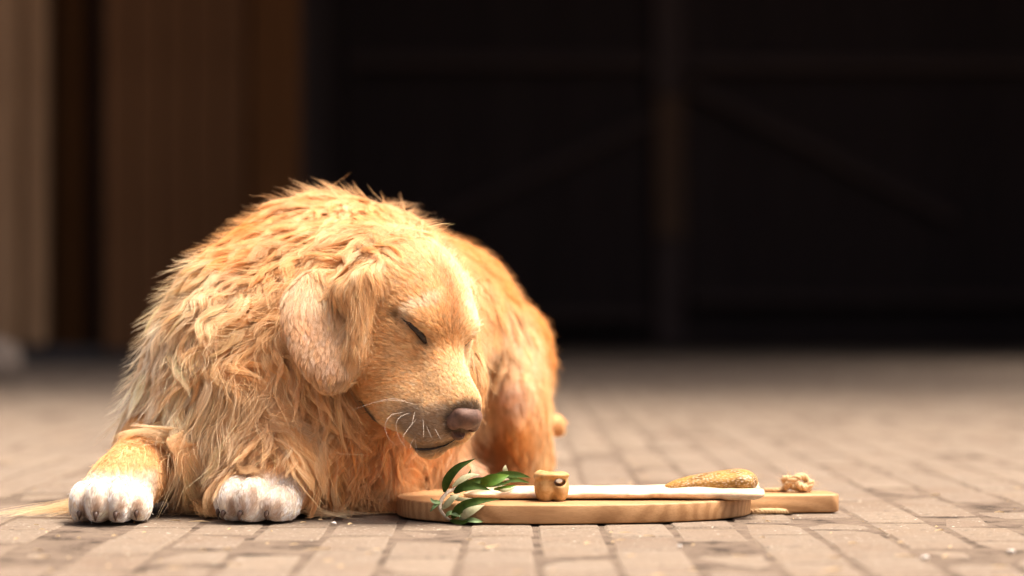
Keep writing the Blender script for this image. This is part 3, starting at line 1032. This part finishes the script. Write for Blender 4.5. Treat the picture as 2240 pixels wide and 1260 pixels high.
# --- wisps of feathering that trail out over the ground from the forelegs
def wisps(name, spec, parent, mat_, seed):
    r = np.random.default_rng(seed)
    P_, C_, R2 = [], [], []
    npts = 12
    T = np.linspace(0, 1, npts)
    for (a, b_, d, L, n, hgt, c) in spec:
        a = np.array(a); b_ = np.array(b_); d = np.array(d, float); d /= np.linalg.norm(d)
        nl = max(6, n // 14)
        lk = [(r.random(), r.normal(0, .26), r.uniform(.45, 1.15), r.uniform(0, 6.28), r.uniform(.4, 1.4)) for _ in range(nl)]
        for i in range(n):
            u, yaw, ls, ph, hz = lk[r.integers(nl)]
            root = a + (b_ - a) * np.clip(u + r.normal(0, .05), 0, 1) + r.normal(0, .004, 3)
            yw = yaw + r.normal(0, .035)
            dd = np.array([d[0] * math.cos(yw) - d[1] * math.sin(yw), d[0] * math.sin(yw) + d[1] * math.cos(yw), 0])
            LL = L * ls * r.uniform(.65, 1.05)
            q = root[None] + dd[None] * (T * LL)[:, None]
            sidev = np.array([-dd[1], dd[0], 0])
            q += sidev[None] * (np.sin(T * 5.5 + ph) * .10 * LL * T)[:, None]
            q[:, 2] = np.maximum(root[2] * (1 - T) ** 1.6 + .0022 + hgt * hz * np.sin(T * 3.14) * .5 + r.normal(0, .0010), .0018)
            P_.append(q); C_.append(CO[c] * math.exp(r.normal(0, .14))); R2.append(r.uniform(.00014, .00026))
    P_ = np.array(P_, np.float32); N = len(P_)
    cu = bpy.data.hair_curves.new(name); cu.add_curves([npts] * N)
    cu.attributes['position'].data.foreach_set('vector', P_.reshape(-1))
    ra = cu.attributes.get('radius') or cu.attributes.new('radius', 'FLOAT', 'POINT')
    ra.data.foreach_set('value', (np.array(R2)[:, None] * (1 - .8 * T[None] ** 2)).astype(np.float32).ravel())
    ca = cu.attributes.new('coat', 'FLOAT_COLOR', 'CURVE')
    ca.data.foreach_set('color', np.concatenate([np.clip(C_, 0, .97), np.ones((N, 1))], 1).astype(np.float32).ravel())
    cu.materials.append(mat_)
    o = bpy.data.objects.new(name, cu); col.objects.link(o); o.parent = parent; o['kind'] = 'stuff'
wisps('feathering', [
    (W(330, 1075, .14), W(215, 1105, .07), (-1, .10, 0), .135, 300, .010, 'P'),
    (W(300, 1060, .16), W(230, 1090, .10), (-1, .30, 0), .090, 260, .014, 'G'),
    (W(640, 1110, .06), W(655, 1100, .10), (1, .05, 0), .075, 160, .003, 'P'),
    (W(420, 1110, .09), W(470, 1105, .07), (.9, -.25, 0), .045, 300, .006, 'G'),
    (W(720, 1090, .16), W(850, 1090, .16), (.55, -.6, 0), .050, 900, .010, 'D'),
], dog, M_HAIR, 21)

# ------------------------------------------------------------------ the dog: nose, eyes, lips, whiskers, claws
def field_obj(name, prims, h, mat_, parent, subs=(), clip=None):
    lo = np.min([p_.bounds()[0] for p_, k in prims], 0) - .004
    hi = np.max([p_.bounds()[1] for p_, k in prims], 0) + .004
    f = Field(lo, hi, h)
    for p_, k in prims: f.add(p_, k)
    for p_, k in subs: f.add(p_, k, sub=True)
    if clip is not None: f.floor(clip)
    v, q = f.mesh()
    return link(name, np_mesh(name, v, q), mat_, parent)

M_NOSE, nt, b = mat('nose leather', rough=.52, spec=.28)
pos = world_pos(nt)
vor = nt.nodes.new('ShaderNodeTexVoronoi'); vor.inputs['Scale'].default_value = 900
nt.links.new(pos, vor.inputs['Vector'])
n1 = noise(nt, pos, 60, 4, .6)
c = ramp(nt, n1, [(.3, (.055, .030, .022)), (.5, (.14, .072, .048)), (.72, (.225, .12, .082))])
nt.links.new(c, b.inputs['Base Color'])
bump(nt, b, vor.outputs['Distance'], .35, .0012)
nprims = [(hell(105, -24, 0, 13, 12.5, 17.5), .006), (hell(107, -18, 0, 11, 8, 16), .006),
          (hell(105, -29, 11, 11, 9, 8), .004), (hell(105, -29, -11, 11, 9, 8), .004), (hell(108, -40, 0, 8, 9, 8), .006)]
nf = Field(np.min([p_.bounds()[0] for p_, k in nprims], 0) - .004, np.max([p_.bounds()[1] for p_, k in nprims], 0) + .004, .0009)
for p_, k in nprims: nf.add(p_, k)
_cam = np.array([0, -CAM_D, CAM_H])
def nose_hit(px_, py_):
    d = W(px_, py_, 0) - _cam; d /= np.linalg.norm(d)
    best = None
    for t in np.arange(CAM_D - .1, CAM_D + .2, .0006):
        p_ = (_cam + d * t)[None].astype(np.float32)
        if np.all(p_[0] > nf.lo) and np.all(p_[0] < nf.lo + nf.h * (nf.n - 1)) and nf.sample(p_)[0] < 0: return p_[0]
    return H(118, -30, 10)
def mirror(p): return HO + (p - HO) - 2 * R_ * (p - HO).dot(R_)
n_in = nose_hit(1004, 943) + (W(1004, 943, 0) - _cam) / CAM_D * .0015; n_out = nose_hit(980, 936)
for fl in (lambda q: q, mirror):
    nf.add(Ell(fl(n_in), np.array([.0095, .0062, .0074]), AX), .0010, sub=True)
    nf.add(Cap(fl(n_in), fl(n_out), .0030, .0014), .0015, sub=True)
nf.add(hcap((124, -26, 0), (117, -48, 0), 1.0, 1.0), .002, sub=True)
_v, _q = nf.mesh()
link('nose', np_mesh('nose', _v, _q), M_NOSE, dog)

M_DARKSKIN, nt, b = mat('dark eyelid and lip skin', (.022, .015, .012), .42, .4)
def on_surface(p, off):
    p = np.array(p, np.float32)[None]
    for _ in range(8):
        p = p - FLD.grad(p) * ((FLD.sample(p) - off)[:, None])
    return p[0]
def mirror(p): return HO + (p - HO) - 2 * R_ * (p - HO).dot(R_)
eye_line = catmull(EYE_R, 15)
for s in (1, -1):
    pts = [on_surface(q if s == 1 else mirror(q), .0002) for q in eye_line]
    rad = [.0009 + .0041 * math.sin(math.pi * min(1, (i + 1.0) / 16.0) ** 1.9) for i in range(15)]
    lid = link('eyelid', tube_mesh('eyelid', pts, rad, 8), M_DARKSKIN, dog)
    # lashes hang from the lid
    vs, fs = [], []
    for i in range(2, 14):
        p0 = Vector(pts[i])
        for q in range(1):
            d = Vector((-.35 + random.uniform(-.25, .2), -.35, -.85)).normalized() if s == 1 else Vector((.4, -.3, -.85)).normalized()
            a = d.orthogonal().normalized() * .00014
            L = random.uniform(.004, .008)
            p1 = p0 + d * L * .6 + Vector((0, -.0008, 0)); p2 = p0 + d * L + Vector((-.001, -.0004, .0006))
            n0 = len(vs)
            c2 = d.cross(a)
            for (pp, sc) in ((p0, 1), (p1, .8), (p2, .15)):
                for k in range(3):
                    an = k * 2.094
                    vs.append(pp + (a * math.cos(an) + c2 * math.sin(an)) * sc)
            for r_ in range(2):
                for k in range(3):
                    k2 = (k + 1) % 3
                    fs.append((n0 + r_ * 3 + k, n0 + r_ * 3 + k2, n0 + r_ * 3 + 3 + k2, n0 + r_ * 3 + 3 + k))
    link('eyelash', py_mesh('eyelash', vs, fs), M_DARKSKIN, lid)

lp_ = line_pts([(848, 948), (862, 960), (876, 969), (893, 977), (925, 981), (955, 978), (980, 968), (1000, 955)], 26)
pts = [on_surface(q, .0014) for q in lp_]
link('lip', tube_mesh('lip', pts, [.0005 + .0009 * math.sin(math.pi * i / 25) for i in range(26)], 8), M_DARKSKIN, dog)

M_WHISK, nt, b = mat('pale whisker', (.66, .56, .45), .45, .4)
WH = [[(884, 902), (855, 908), (842, 932), (850, 958), (864, 972)], [(897, 903), (875, 912), (866, 932), (876, 962), (893, 984)],
      [(908, 898), (903, 920), (900, 930)], [(912, 915), (890, 942), (880, 958)], [(925, 912), (927, 940), (926, 958)],
      [(932, 930), (940, 948), (946, 960)], [(910, 955), (900, 968), (897, 984)], [(908, 958), (910, 975), (914, 990)],
      [(890, 878), (860, 872), (820, 880), (770, 897)], [(905, 884), (870, 876), (830, 878)], [(950, 935), (958, 950), (965, 962)],
      [(870, 955), (850, 985), (838, 1010)], [(895, 985), (890, 1010), (880, 1030)], [(760, 862), (740, 868), (722, 878), (718, 900)],
      [(1046, 735), (1062, 731), (1078, 733)], [(1046, 742), (1064, 740), (1082, 744)]]
for w_ in WH:
    root = surf(*w_[0])
    n = len(w_)
    pp = []
    for i, (x, y) in enumerate(w_):
        p = W(x, y, root[1] - .0 - .012 * min(1.5, i * 1.0))
        pp.append(p if i else root)
    pp = catmull(pp, 10)
    link('whisker', tube_mesh('whisker', pp, [.00022 * (1 - .75 * i / 9) for i in range(10)], 5), M_WHISK, dog)

M_CLAW, nt, b = mat('claw', (.075, .042, .028), .4, .4)
for base, d in claws:
    d = np.array(d) / np.linalg.norm(d)
    base = base - d * .0035
    pp = [base - d * .010 + np.array([0, 0, .006]), base - d * .002 + np.array([0, 0, .0055]), base + d * .004 + np.array([0, 0, .003]), base + d * .003 + np.array([0, 0, -.003])]
    link('claw', tube_mesh('claw', catmull(pp, 8), [.0036, .0036, .0034, .0032, .0028, .0022, .0014, .0006], 8), M_CLAW, dog)

# ------------------------------------------------------------------ round wooden board with its cord
def wood_material():
    m, nt, b = mat('board wood', rough=.55, spec=.3)
    v = coords(nt, 'Object', (1.2, 14, 14), (.0, .0, .12))
    wv = nt.nodes.new('ShaderNodeTexWave'); wv.wave_type = 'RINGS'; wv.rings_direction = 'X'
    wv.inputs['Scale'].default_value = 2.6; wv.inputs['Distortion'].default_value = 5.0; wv.inputs['Detail'].default_value = 3
    wv.inputs['Detail Scale'].default_value = 1.2
    nt.links.new(v, wv.inputs['Vector'])
    v2 = coords(nt, 'Object', (60, 900, 900))
    f = noise(nt, v2, 1.0, 4, .7)
    big = noise(nt, coords(nt, 'Object', (5, 12, 12)), 1.5, 4, .6)
    c = ramp(nt, wv.outputs['Fac'], [(.1, (.30, .15, .058)), (.6, (.46, .255, .112)), (1., (.52, .30, .14))])
    c = mixc(nt, .45, c, ramp(nt, big, [(.3, (.31, .15, .058)), (.75, (.54, .32, .155))]))
    c = mixc(nt, .5, c, ramp(nt, f, [(.3, (.55, .5, .45)), (.6, (1, 1, 1))]), 'MULTIPLY')
    nt.links.new(c, b.inputs['Base Color'])
    bump(nt, b, f, .25, .0006)
    return m
M_BOARD = wood_material()
BC = np.array([.071, .128]); BR = .203; BT = .0208
def board_outline():
    """rounded paddle, turned a few degrees so the handle points right and slightly away"""
    a, bb, ex = .2030, .142, 2.25
    hw, xe, rc = .031, .306, .012
    pts = []
    a0 = .24
    for t in np.linspace(a0, 2 * math.pi - a0, 130):
        c, s_ = math.cos(t), math.sin(t)
        pts.append((a * math.copysign(abs(c) ** (2 / ex), c), bb * math.copysign(abs(s_) ** (2 / ex), s_)))
    pts = [q for q in pts if not (q[0] > 0 and abs(q[1]) < hw + .0015)]
    for t in np.linspace(-math.pi / 2, 0, 7): pts.append((xe - rc + rc * math.cos(t), -hw + rc + rc * math.sin(t)))
    for t in np.linspace(0, math.pi / 2, 7): pts.append((xe - rc + rc * math.cos(t), hw - rc + rc * math.sin(t)))
    x0 = max(q[0] for q in pts[:60]) - .001
    k = len(pts) - 14
    pts.insert(k, (x0, -hw)); pts.append((x0, hw))
    pts = np.array(pts)
    w = math.radians(8.0)
    return np.stack([pts[:, 0] * math.cos(w) - pts[:, 1] * math.sin(w), pts[:, 0] * math.sin(w) + pts[:, 1] * math.cos(w)], 1)
ol = board_outline()
def offset_loop(P_, d):
    t = np.roll(P_, -1, 0) - np.roll(P_, 1, 0)
    t /= np.linalg.norm(t, axis=1)[:, None]
    return P_ - np.stack([t[:, 1], -t[:, 0]], 1) * d
vs, fs = [], []
prof = [(.0025, .0), (.0008, .0008), (.0, .0022), (.0, BT - .0020), (.0005, BT - .0008), (.0014, BT - .0002), (.0026, BT)]
n = len(ol)
for d, z in prof:
    vs += [(x, y, z) for x, y in offset_loop(ol, d)]
for i in range(len(prof) - 1):
    for k in range(n):
        k2 = (k + 1) % n
        fs.append((i * n + k, i * n + k2, (i + 1) * n + k2, (i + 1) * n + k))
fs.append(tuple((len(prof) - 1) * n + k for k in range(n)))
fs.append(tuple(range(n - 1, -1, -1)))
bd = link('cutting_board', py_mesh('cutting_board', vs, fs), M_BOARD)
bd.location = (BC[0], BC[1], .0004)
bd.data.polygons[-1].use_smooth = False; bd.data.polygons[-2].use_smooth = False
tag(bd, 'round pale wooden serving board with a short handle and jute cord', 'cutting board')

M_JUTE, nt, b = mat('jute', rough=.9, spec=.1)
f = noise(nt, world_pos(nt), 900, 4, .7)
nt.links.new(ramp(nt, f, [(.3, (.42, .26, .12)), (.7, (.72, .52, .30))]), b.inputs['Base Color'])
def rope(name, line, rad, pitch, parent, n=60):
    """three twisted strands and stray fibres as one cord"""
    line = catmull(line, n)
    vs, fs = [], []
    seg = np.linalg.norm(np.diff(line, axis=0), axis=1); s = np.concatenate([[0], np.cumsum(seg)])
    fr = []
    prev = Vector((0.1, 0.2, 1)).normalized()
    for i in range(n):
        t = Vector(line[min(i + 1, n - 1)] - line[max(i - 1, 0)]).normalized()
        a = (prev - t * prev.dot(t)).normalized(); prev = a
        fr.append((t, a, t.cross(a)))
    def tube(pts, r, sides=6):
        n0 = len(vs)
        for i, p in enumerate(pts):
            t = (Vector(pts[min(i + 1, len(pts) - 1)]) - Vector(pts[max(i - 1, 0)])).normalized()
            a = t.orthogonal().normalized() if abs(t.z) > .9 else t.cross(Vector((0, 0, 1))).normalized()
            b_ = t.cross(a)
            for k in range(sides):
                an = 6.283 * k / sides
                vs.append(Vector(p) + (a * math.cos(an) + b_ * math.sin(an)) * (r[i] if hasattr(r, '__len__') else r))
        for i in range(len(pts) - 1):
            for k in range(sides):
                k2 = (k + 1) % sides
                fs.append((n0 + i * sides + k, n0 + i * sides + k2, n0 + (i + 1) * sides + k2, n0 + (i + 1) * sides + k))
    for st_ in range(3):
        pts = []
        for i in range(n):
            an = s[i] / pitch * 6.283 + st_ * 2.094
            pts.append(Vector(line[i]) + (fr[i][1] * math.cos(an) + fr[i][2] * math.sin(an)) * rad * .5)
        tube(pts, rad * .56)
    for q in range(int(n * 1.6)):
        i = random.randrange(n)
        d = (fr[i][1] * random.gauss(0, 1) + fr[i][2] * random.gauss(0, 1) + fr[i][0] * random.gauss(0, .8)).normalized()
        p = Vector(line[i]) + d * rad * .7
        tube([p, p + d * rad * 1.0 + Vector((0, 0, rad * .2)), p + d * rad * random.uniform(1.6, 3.0) + Vector((random.gauss(0, .001), 0, random.gauss(0, .001)))], [.00018, .00014, .00004], 3)
    o = link(name, py_mesh(name, vs, fs), M_JUTE)
    o.parent = parent
    if parent: o.matrix_parent_inverse = Matrix.Translation(-Vector(parent.location))
    return o
kx, ky, kz = W(1742, 1060, .175)[0], .172, BT + .0005
knot = [(kx - .014, ky + .006, kz + .003), (kx - .010, ky - .006, kz + .010), (kx - .002, ky - .008, kz + .017), (kx + .008, ky, kz + .018), (kx + .013, ky + .006, kz + .010),
        (kx + .006, ky - .010, kz + .006), (kx - .006, ky - .004, kz + .015), (kx - .014, ky + .008, kz + .014), (kx - .004, ky + .010, kz + .006), (kx + .010, ky - .004, kz + .004), (kx + .016, ky - .002, kz + .012), (kx + .012, ky, kz + .002)]
rope('cord', knot, .0042, .016, bd, 90)
rope('cord', [W(1732, 1119, .138), W(1700, 1117, .126), W(1670, 1117, .116), W(1645, 1119, .118), W(1620, 1117, .135)], .0032, .013, bd, 40)
tail = [(kx - .016, ky + .004, kz + .003), (kx - .026, ky - .002, kz + .0025), (kx - .036, ky + .004, kz + .002)]
rope('cord', tail, .0028, .012, bd, 14)

# ------------------------------------------------------------------ fish strip on the board
ZB = BT + .0004
M_FLESH, nt, b = mat('dried fish flesh', rough=.5, spec=.4)
pos = world_pos(nt)
f = noise(nt, pos, 55, 5, .6, .5)
nt.links.new(ramp(nt, f, [(.3, (.48, .33, .20)), (.5, (.64, .49, .33)), (.75, (.74, .62, .46))]), b.inputs['Base Color'])
b.inputs['Subsurface Weight'].default_value = .25
b.inputs['Subsurface Radius'].default_value = (.006, .003, .0015)
b.inputs['Subsurface Scale'].default_value = 1.0
bump(nt, b, noise(nt, pos, 160, 4, .6), .35, .0015)
M_FSKIN, nt, b = mat('scaly fish skin', rough=.5, spec=.3)
pos = world_pos(nt)
mp = nt.nodes.new('ShaderNodeMapping'); mp.inputs['Scale'].default_value = (1.0, 1.6, 1.9); mp.inputs['Rotation'].default_value = (0, .25, .1)
nt.links.new(pos, mp.inputs[0])
vor = nt.nodes.new('ShaderNodeTexVoronoi'); vor.inputs['Scale'].default_value = 260; vor.inputs['Randomness'].default_value = .75
nt.links.new(mp.outputs[0], vor.inputs['Vector'])
cc = ramp(nt, vor.outputs['Distance'], [(.12, (.52, .44, .40)), (.30, (.36, .26, .18)), (.48, (.30, .15, .035)), (.7, (.09, .045, .015))])
big = noise(nt, pos, 45, 3, .6)
cc = mixc(nt, ramp(nt, big, [(.42, (0, 0, 0)), (.62, (.7, .7, .7))]), cc, (.42, .22, .045))
nt.links.new(cc, b.inputs['Base Color'])
bump(nt, b, vor.outputs['Distance'], .35, -.0012)

fish = empty('fish_strip', (.13, .085, ZB))
tag(fish, 'pale dried fish strip on the board with scaly skin folded over its right end', 'dog treat')
prims = []
_rf = random.Random(4)
for i, t in enumerate(np.linspace(0, 1, 15)):
    x = (1072 + t * 550 - 1120) * .000512
    for yo in (-.022, 0.0, .022):
        hgt = .0052 + _rf.uniform(-.0006, .0012) + (.0016 if t > .72 else 0) + (.0012 if yo == 0 else 0)
        prims.append((Ell((x + _rf.uniform(-.004, .004), .083 + yo + _rf.uniform(-.003, .003), ZB + .0062 + _rf.uniform(-.0008, .0008)), (.027, .018 + _rf.uniform(-.002, .002), hgt), None), .004))
field_obj('flesh', prims, .0016, M_FLESH, fish, clip=ZB + .0004)
sk = []
for t in np.linspace(0, 1, 9):
    px = 1490 + t * 135; py = 1072 - 14 * t ** .8
    x = (px - 1120) * .000512
    sk.append((Ell((x, .078 + .004 * (1 - t), ZB + .013 + .006 * t ** .7), (.018, .020 + .008 * t, .0055 + .0080 * t ** .6), None), .006))
field_obj('skin', sk, .0014, M_FSKIN, fish, clip=ZB + .006)
tip = [(Ell((W(1642, 1060, .075)[0], .082, ZB + .013), (.008, .020, .010)), .003), (Ell((W(1636, 1070, .075)[0], .068, ZB + .006), (.009, .014, .006)), .003), (Ell((W(1652, 1052, .08)[0], .088, ZB + .015), (.005, .008, .005)), .002), (Ell((W(1652, 1060, .08)[0], .072, ZB + .010), (.005, .006, .006)), .002)]
field_obj('tail_end', tip, .0012, M_FLESH, fish, clip=ZB + .0004)

# ------------------------------------------------------------------ hollow golden chew
M_CHEW, nt, b = mat('golden chew', rough=.58, spec=.25)
pos = world_pos(nt)
f = noise(nt, pos, 90, 4, .6, .4)
nt.links.new(ramp(nt, f, [(.3, (.26, .135, .040)), (.55, (.42, .25, .095)), (.75, (.54, .36, .17))]), b.inputs['Base Color'])
b.inputs['Subsurface Weight'].default_value = .3
b.inputs['Subsurface Radius'].default_value = (.006, .003, .001)
b.inputs['Subsurface Scale'].default_value = 1.0
bump(nt, b, f, .2, .0015)
cx, cy = W(1207, 1097, .036)[0], .036
prims = [(Ell((cx - .0075, cy, ZB + .0165), (.0120, .0135, .0190)), .004), (Ell((cx + .0085, cy + .001, ZB + .0155), (.0105, .0130, .0175)), .004),
         (Ell((cx, cy, ZB + .0290), (.0195, .0150, .0042)), .005), (Ell((cx - .013, cy - .001, ZB + .0285), (.0055, .012, .0050)), .004)]
subs = [(Ell((cx + .0085, cy - .006, ZB + .0215), (.0062, .0200, .0046)), .002), (Ell((cx + .001, cy - .012, ZB + .0020), (.0030, .006, .0060)), .003),
        (Ell((cx + .001, cy, ZB + .0345), (.0130, .0095, .0030)), .002)]
ch = field_obj('chew', prims, .0010, M_CHEW, None, subs, clip=ZB + .0004)
tag(ch, 'small hollow golden brown chew standing upright on the board beside the olive leaves', 'dog treat')

# ------------------------------------------------------------------ olive sprig
M_LEAF, nt, b = mat('olive leaf upper side', rough=.68, spec=.12)
f = noise(nt, world_pos(nt), 130, 4, .6)
nt.links.new(ramp(nt, f, [(.3, (.022, .045, .006)), (.55, (.038, .070, .010)), (.8, (.060, .095, .016))]), b.inputs['Base Color'])
M_LEAFB, nt, b = mat('bright olive leaf', rough=.6, spec=.15)
nt.links.new(ramp(nt, noise(nt, world_pos(nt), 130, 4, .6), [(.3, (.05, .115, .010)), (.7, (.095, .175, .020))]), b.inputs['Base Color'])
M_PALE, nt, b = mat('olive leaf underside', rough=.6, spec=.25)
nt.links.new(ramp(nt, noise(nt, world_pos(nt), 160, 4, .6), [(.3, (.24, .235, .12)), (.7, (.37, .355, .21))]), b.inputs['Base Color'])
M_MINT, nt, b = mat('pale green leaf underside', rough=.55, spec=.25)
nt.links.new(ramp(nt, noise(nt, world_pos(nt), 160, 4, .6), [(.3, (.12, .20, .07)), (.7, (.24, .33, .15))]), b.inputs['Base Color'])
M_TWIG, nt, b = mat('olive twig', rough=.7, spec=.2)
nt.links.new(ramp(nt, noise(nt, world_pos(nt), 300, 4, .6), [(.3, (.26, .20, .14)), (.7, (.45, .37, .28))]), b.inputs['Base Color'])

sprig = empty('olive_sprig', W(985, 1143, .005))
tag(sprig, 'olive sprig with dark green and silvery leaves hanging over the front of the board', 'branch')
def on_px(px, py, y): return Vector(W(px, py, y))
stem = [on_px(1125, 1047, .080), on_px(1075, 1052, .064), on_px(1030, 1058, .052), on_px(1000, 1068, .038), on_px(978, 1078, .024), on_px(965, 1095, .012), on_px(962, 1110, .006), on_px(968, 1122, .004), on_px(980, 1134, .006), on_px(992, 1139, .010)]
link('stem', tube_mesh('stem', catmull(stem, 40), [.0011 + .0012 * math.sin(math.pi * i / 39) for i in range(40)], 8), M_TWIG, sprig)

def leaf(path, width, top, under, tilt=0.0, fold=.35, face=None):
    """lance shaped leaf along a path of points; two skins, a raised midrib crease and a curled blade"""
    n, half = 12, 3
    c = catmull([Vector(p)[:] for p in path], n)
    vs, fs, mi = [], [], []
    face = Vector(face or (0.1, -1, .35)).normalized()
    rows = []
    for i in range(n):
        t = Vector(c[min(i + 1, n - 1)] - c[max(i - 1, 0)]).normalized()
        side = t.cross(face).normalized()
        nn = side.cross(t).normalized()
        rot = Matrix.Rotation(tilt, 3, t)
        side = rot @ side; nn = rot @ nn
        u = i / (n - 1)
        w_ = width * .5 * (math.sin(math.pi * min(1, u * .97 + .03) ** .80) ** .95) + .0002
        rows.append((Vector(c[i]), side, nn, w_))
    for layer, off in ((0, .00022), (1, -.00022)):
        for (p, side, nn, w_) in rows:
            for k in range(-half, half + 1):
                q = k / half
                vs.append(p + side * (w_ * q) + nn * (abs(q) ** 1.5 * w_ * fold + off))
    cols = 2 * half + 1
    for layer in (0, 1):
        o0 = layer * n * cols
        for i in range(n - 1):
            for k in range(cols - 1):
                f = (o0 + i * cols + k, o0 + i * cols + k + 1, o0 + (i + 1) * cols + k + 1, o0 + (i + 1) * cols + k)
                fs.append(f if layer == 0 else f[::-1]); mi.append(layer)
    m = py_mesh('leaf', vs, fs)
    m.materials.append(top); m.materials.append(under)
    m.polygons.foreach_set('material_index', mi)
    return link('leaf', m, None, sprig)
px = lambda w_: w_ * .0005
LV = [
 ([(972, 1076, .024), (978, 1050, .018), (1002, 1022, .016), (1040, 1003, .022)], 27, M_LEAF, M_PALE, .15, .45),
 ([(990, 1064, .030), (1010, 1048, .032), (1030, 1039, .036), (1050, 1039, .040)], 19, M_PALE, M_LEAF, -.2, -.2),
 ([(1005, 1066, .034), (1030, 1056, .034), (1052, 1050, .036), (1074, 1049, .042)], 22, M_LEAF, M_PALE, .2, .3),
 ([(1050, 1060, .038), (1068, 1052, .030), (1092, 1046, .030), (1113, 1039, .040)], 36, M_LEAFB, M_PALE, .1, .25),
 ([(993, 1078, .018), (1012, 1066, .012), (1042, 1064, .012), (1073, 1072, .018)], 27, M_LEAF, M_PALE, .1, .3),
 ([(967, 1113, .004), (978, 1102, .000), (992, 1088, .000), (1009, 1080, .006)], 20, M_PALE, M_LEAF, .0, -.2),
 ([(989, 1133, .004), (1006, 1112, -.006), (1040, 1097, -.008), (1093, 1091, .002)], 30, M_LEAF, M_PALE, .15, .35),
 ([(1004, 1137, .000), (1018, 1124, -.012), (1038, 1113, -.014), (1060, 1104, -.008)], 28, M_PALE, M_LEAF, -.1, -.15),
 ([(963, 1098, .008), (955, 1098, .002), (947, 1096, .000), (942, 1089, .002)], 12, M_MINT, M_LEAF, .0, .4),
 ([(963, 1100, .008), (955, 1104, .002), (948, 1111, .000), (941, 1119, .004)], 12, M_MINT, M_LEAF, .4, .3),
 ([(975, 1128, .004), (985, 1122, .000), (1000, 1126, -.004), (1020, 1133, -.006)], 16, M_MINT, M_LEAF, -.3, .2),
 ([(985, 1138, .006), (1000, 1141, -.006), (1014, 1142, -.010), (1030, 1138, -.010)], 14, M_LEAF, M_MINT, .5, .3),
 ([(1016, 1138, -.004), (1030, 1137, -.012), (1044, 1139, -.012), (1056, 1141, -.008)], 15, M_MINT, M_LEAF, .0, .3),
 ([(1065, 1052, .070), (1095, 1040, .075), (1130, 1038, .085), (1160, 1044, .100)], 24, M_LEAF, M_PALE, .3, .3),
 ([(1108, 1036, .085), (1106, 1030, .084), (1105, 1024, .084), (1106, 1017, .086)], 17, M_PALE, M_LEAF, .2, -.2),
 ([(1080, 1070, .050), (1095, 1068, .046), (1112, 1065, .050), (1129, 1061, .056)], 12, M_LEAFB, M_PALE, .2, .3),
 ([(1090, 1072, .046), (1102, 1072, .044), (1115, 1070, .046), (1126, 1066, .050)], 10, M_PALE, M_LEAF, .0, -.2),
 ([(1000, 1066, .036), (1014, 1052, .040), (1024, 1040, .042), (1030, 1026, .046)], 15, M_LEAF, M_PALE, .5, .3),
 ([(1025, 1060, .046), (1045, 1052, .050), (1066, 1046, .054), (1084, 1036, .060)], 16, M_LEAF, M_PALE, -.3, .3),
 ([(1060, 1064, .040), (1078, 1060, .040), (1096, 1058, .044), (1118, 1054, .052)], 14, M_LEAF, M_PALE, .3, .3),
 ([(985, 1082, .016), (1000, 1090, .008), (1016, 1092, .006), (1036, 1090, .008)], 13, M_PALE, M_LEAF, .2, -.2),
 ([(1090, 1046, .075), (1112, 1050, .075), (1135, 1050, .080), (1158, 1056, .090)], 15, M_LEAF, M_PALE, .1, .3),
]
for path, w_, tp, un, tilt, fold in LV:
    leaf([on_px(*q) for q in path], px(w_ * .70), tp, un, tilt, fold)

# ------------------------------------------------------------------ scraps lying on the paving
M_PEB, nt, b = mat('white pebble', (.55, .50, .44), .7, .3)
M_STRAW, nt, b = mat('dry straw', (.46, .33, .18), .8, .1)
M_LITTER, nt, b = mat('dark plant scrap', (.10, .065, .04), .8, .2)
def on_ground(px_, py_):
    d = CAM_D * CAM_H / .0005 / (py_ - 680) 
    y = d - CAM_D
    return Vector(W(px_, py_, y))
for k, (x, y, r_) in enumerate(((731, 1146, .0034), (2022, 1222, .0042), (2210, 1208, .0040), (1486, 1196, .0028))):
    o = link('pebble', stone_mesh('pebble', (r_, r_ * .85, r_ * .6), 20 + k, 2), M_PEB)
    p = on_ground(x, y); o.location = (p.x, p.y, r_ * .3)
    where = ('on the joint right of the front paw', 'in the front right corner of the paving', 'at the right edge of the paving', 'just in front of the board at its right half')[k]
    tag(o, 'tiny white pebble lying %s' % where, 'pebble', 'white pebbles on the paving')
vs, fs = [], []
rs = random.Random(9)
for k in range(130):
    px_ = rs.uniform(-100, 2340); py_ = 1000 + 270 * rs.random() ** .8
    p = on_ground(px_, py_)
    if abs((p.x - BC[0]) / BR) < 1 and abs((p.y - BC[1]) / BR) < 1: continue
    L = rs.uniform(.003, .016) * (1 if rs.random() < .8 else 1.8); w_ = rs.uniform(.0005, .0014); a = rs.gauss(0, .9)
    dx, dy = math.cos(a) * L / 2, math.sin(a) * L / 2
    nx, ny = -math.sin(a) * w_ / 2, math.cos(a) * w_ / 2
    n0 = len(vs); z = .0008
    vs += [(p.x - dx - nx, p.y - dy - ny, z), (p.x + dx - nx, p.y + dy - ny, z + rs.uniform(0, .0015)), (p.x + dx + nx, p.y + dy + ny, z), (p.x - dx + nx, p.y - dy + ny, z + rs.uniform(0, .001)), (p.x, p.y, z + w_ * .9 + .0006)]
    fs += [(n0, n0 + 1, n0 + 4), (n0 + 1, n0 + 2, n0 + 4), (n0 + 2, n0 + 3, n0 + 4), (n0 + 3, n0, n0 + 4)]
sc = link('straw_litter', py_mesh('straw_litter', vs, fs), M_STRAW, ground, smooth=False)
sc['kind'] = 'stuff'
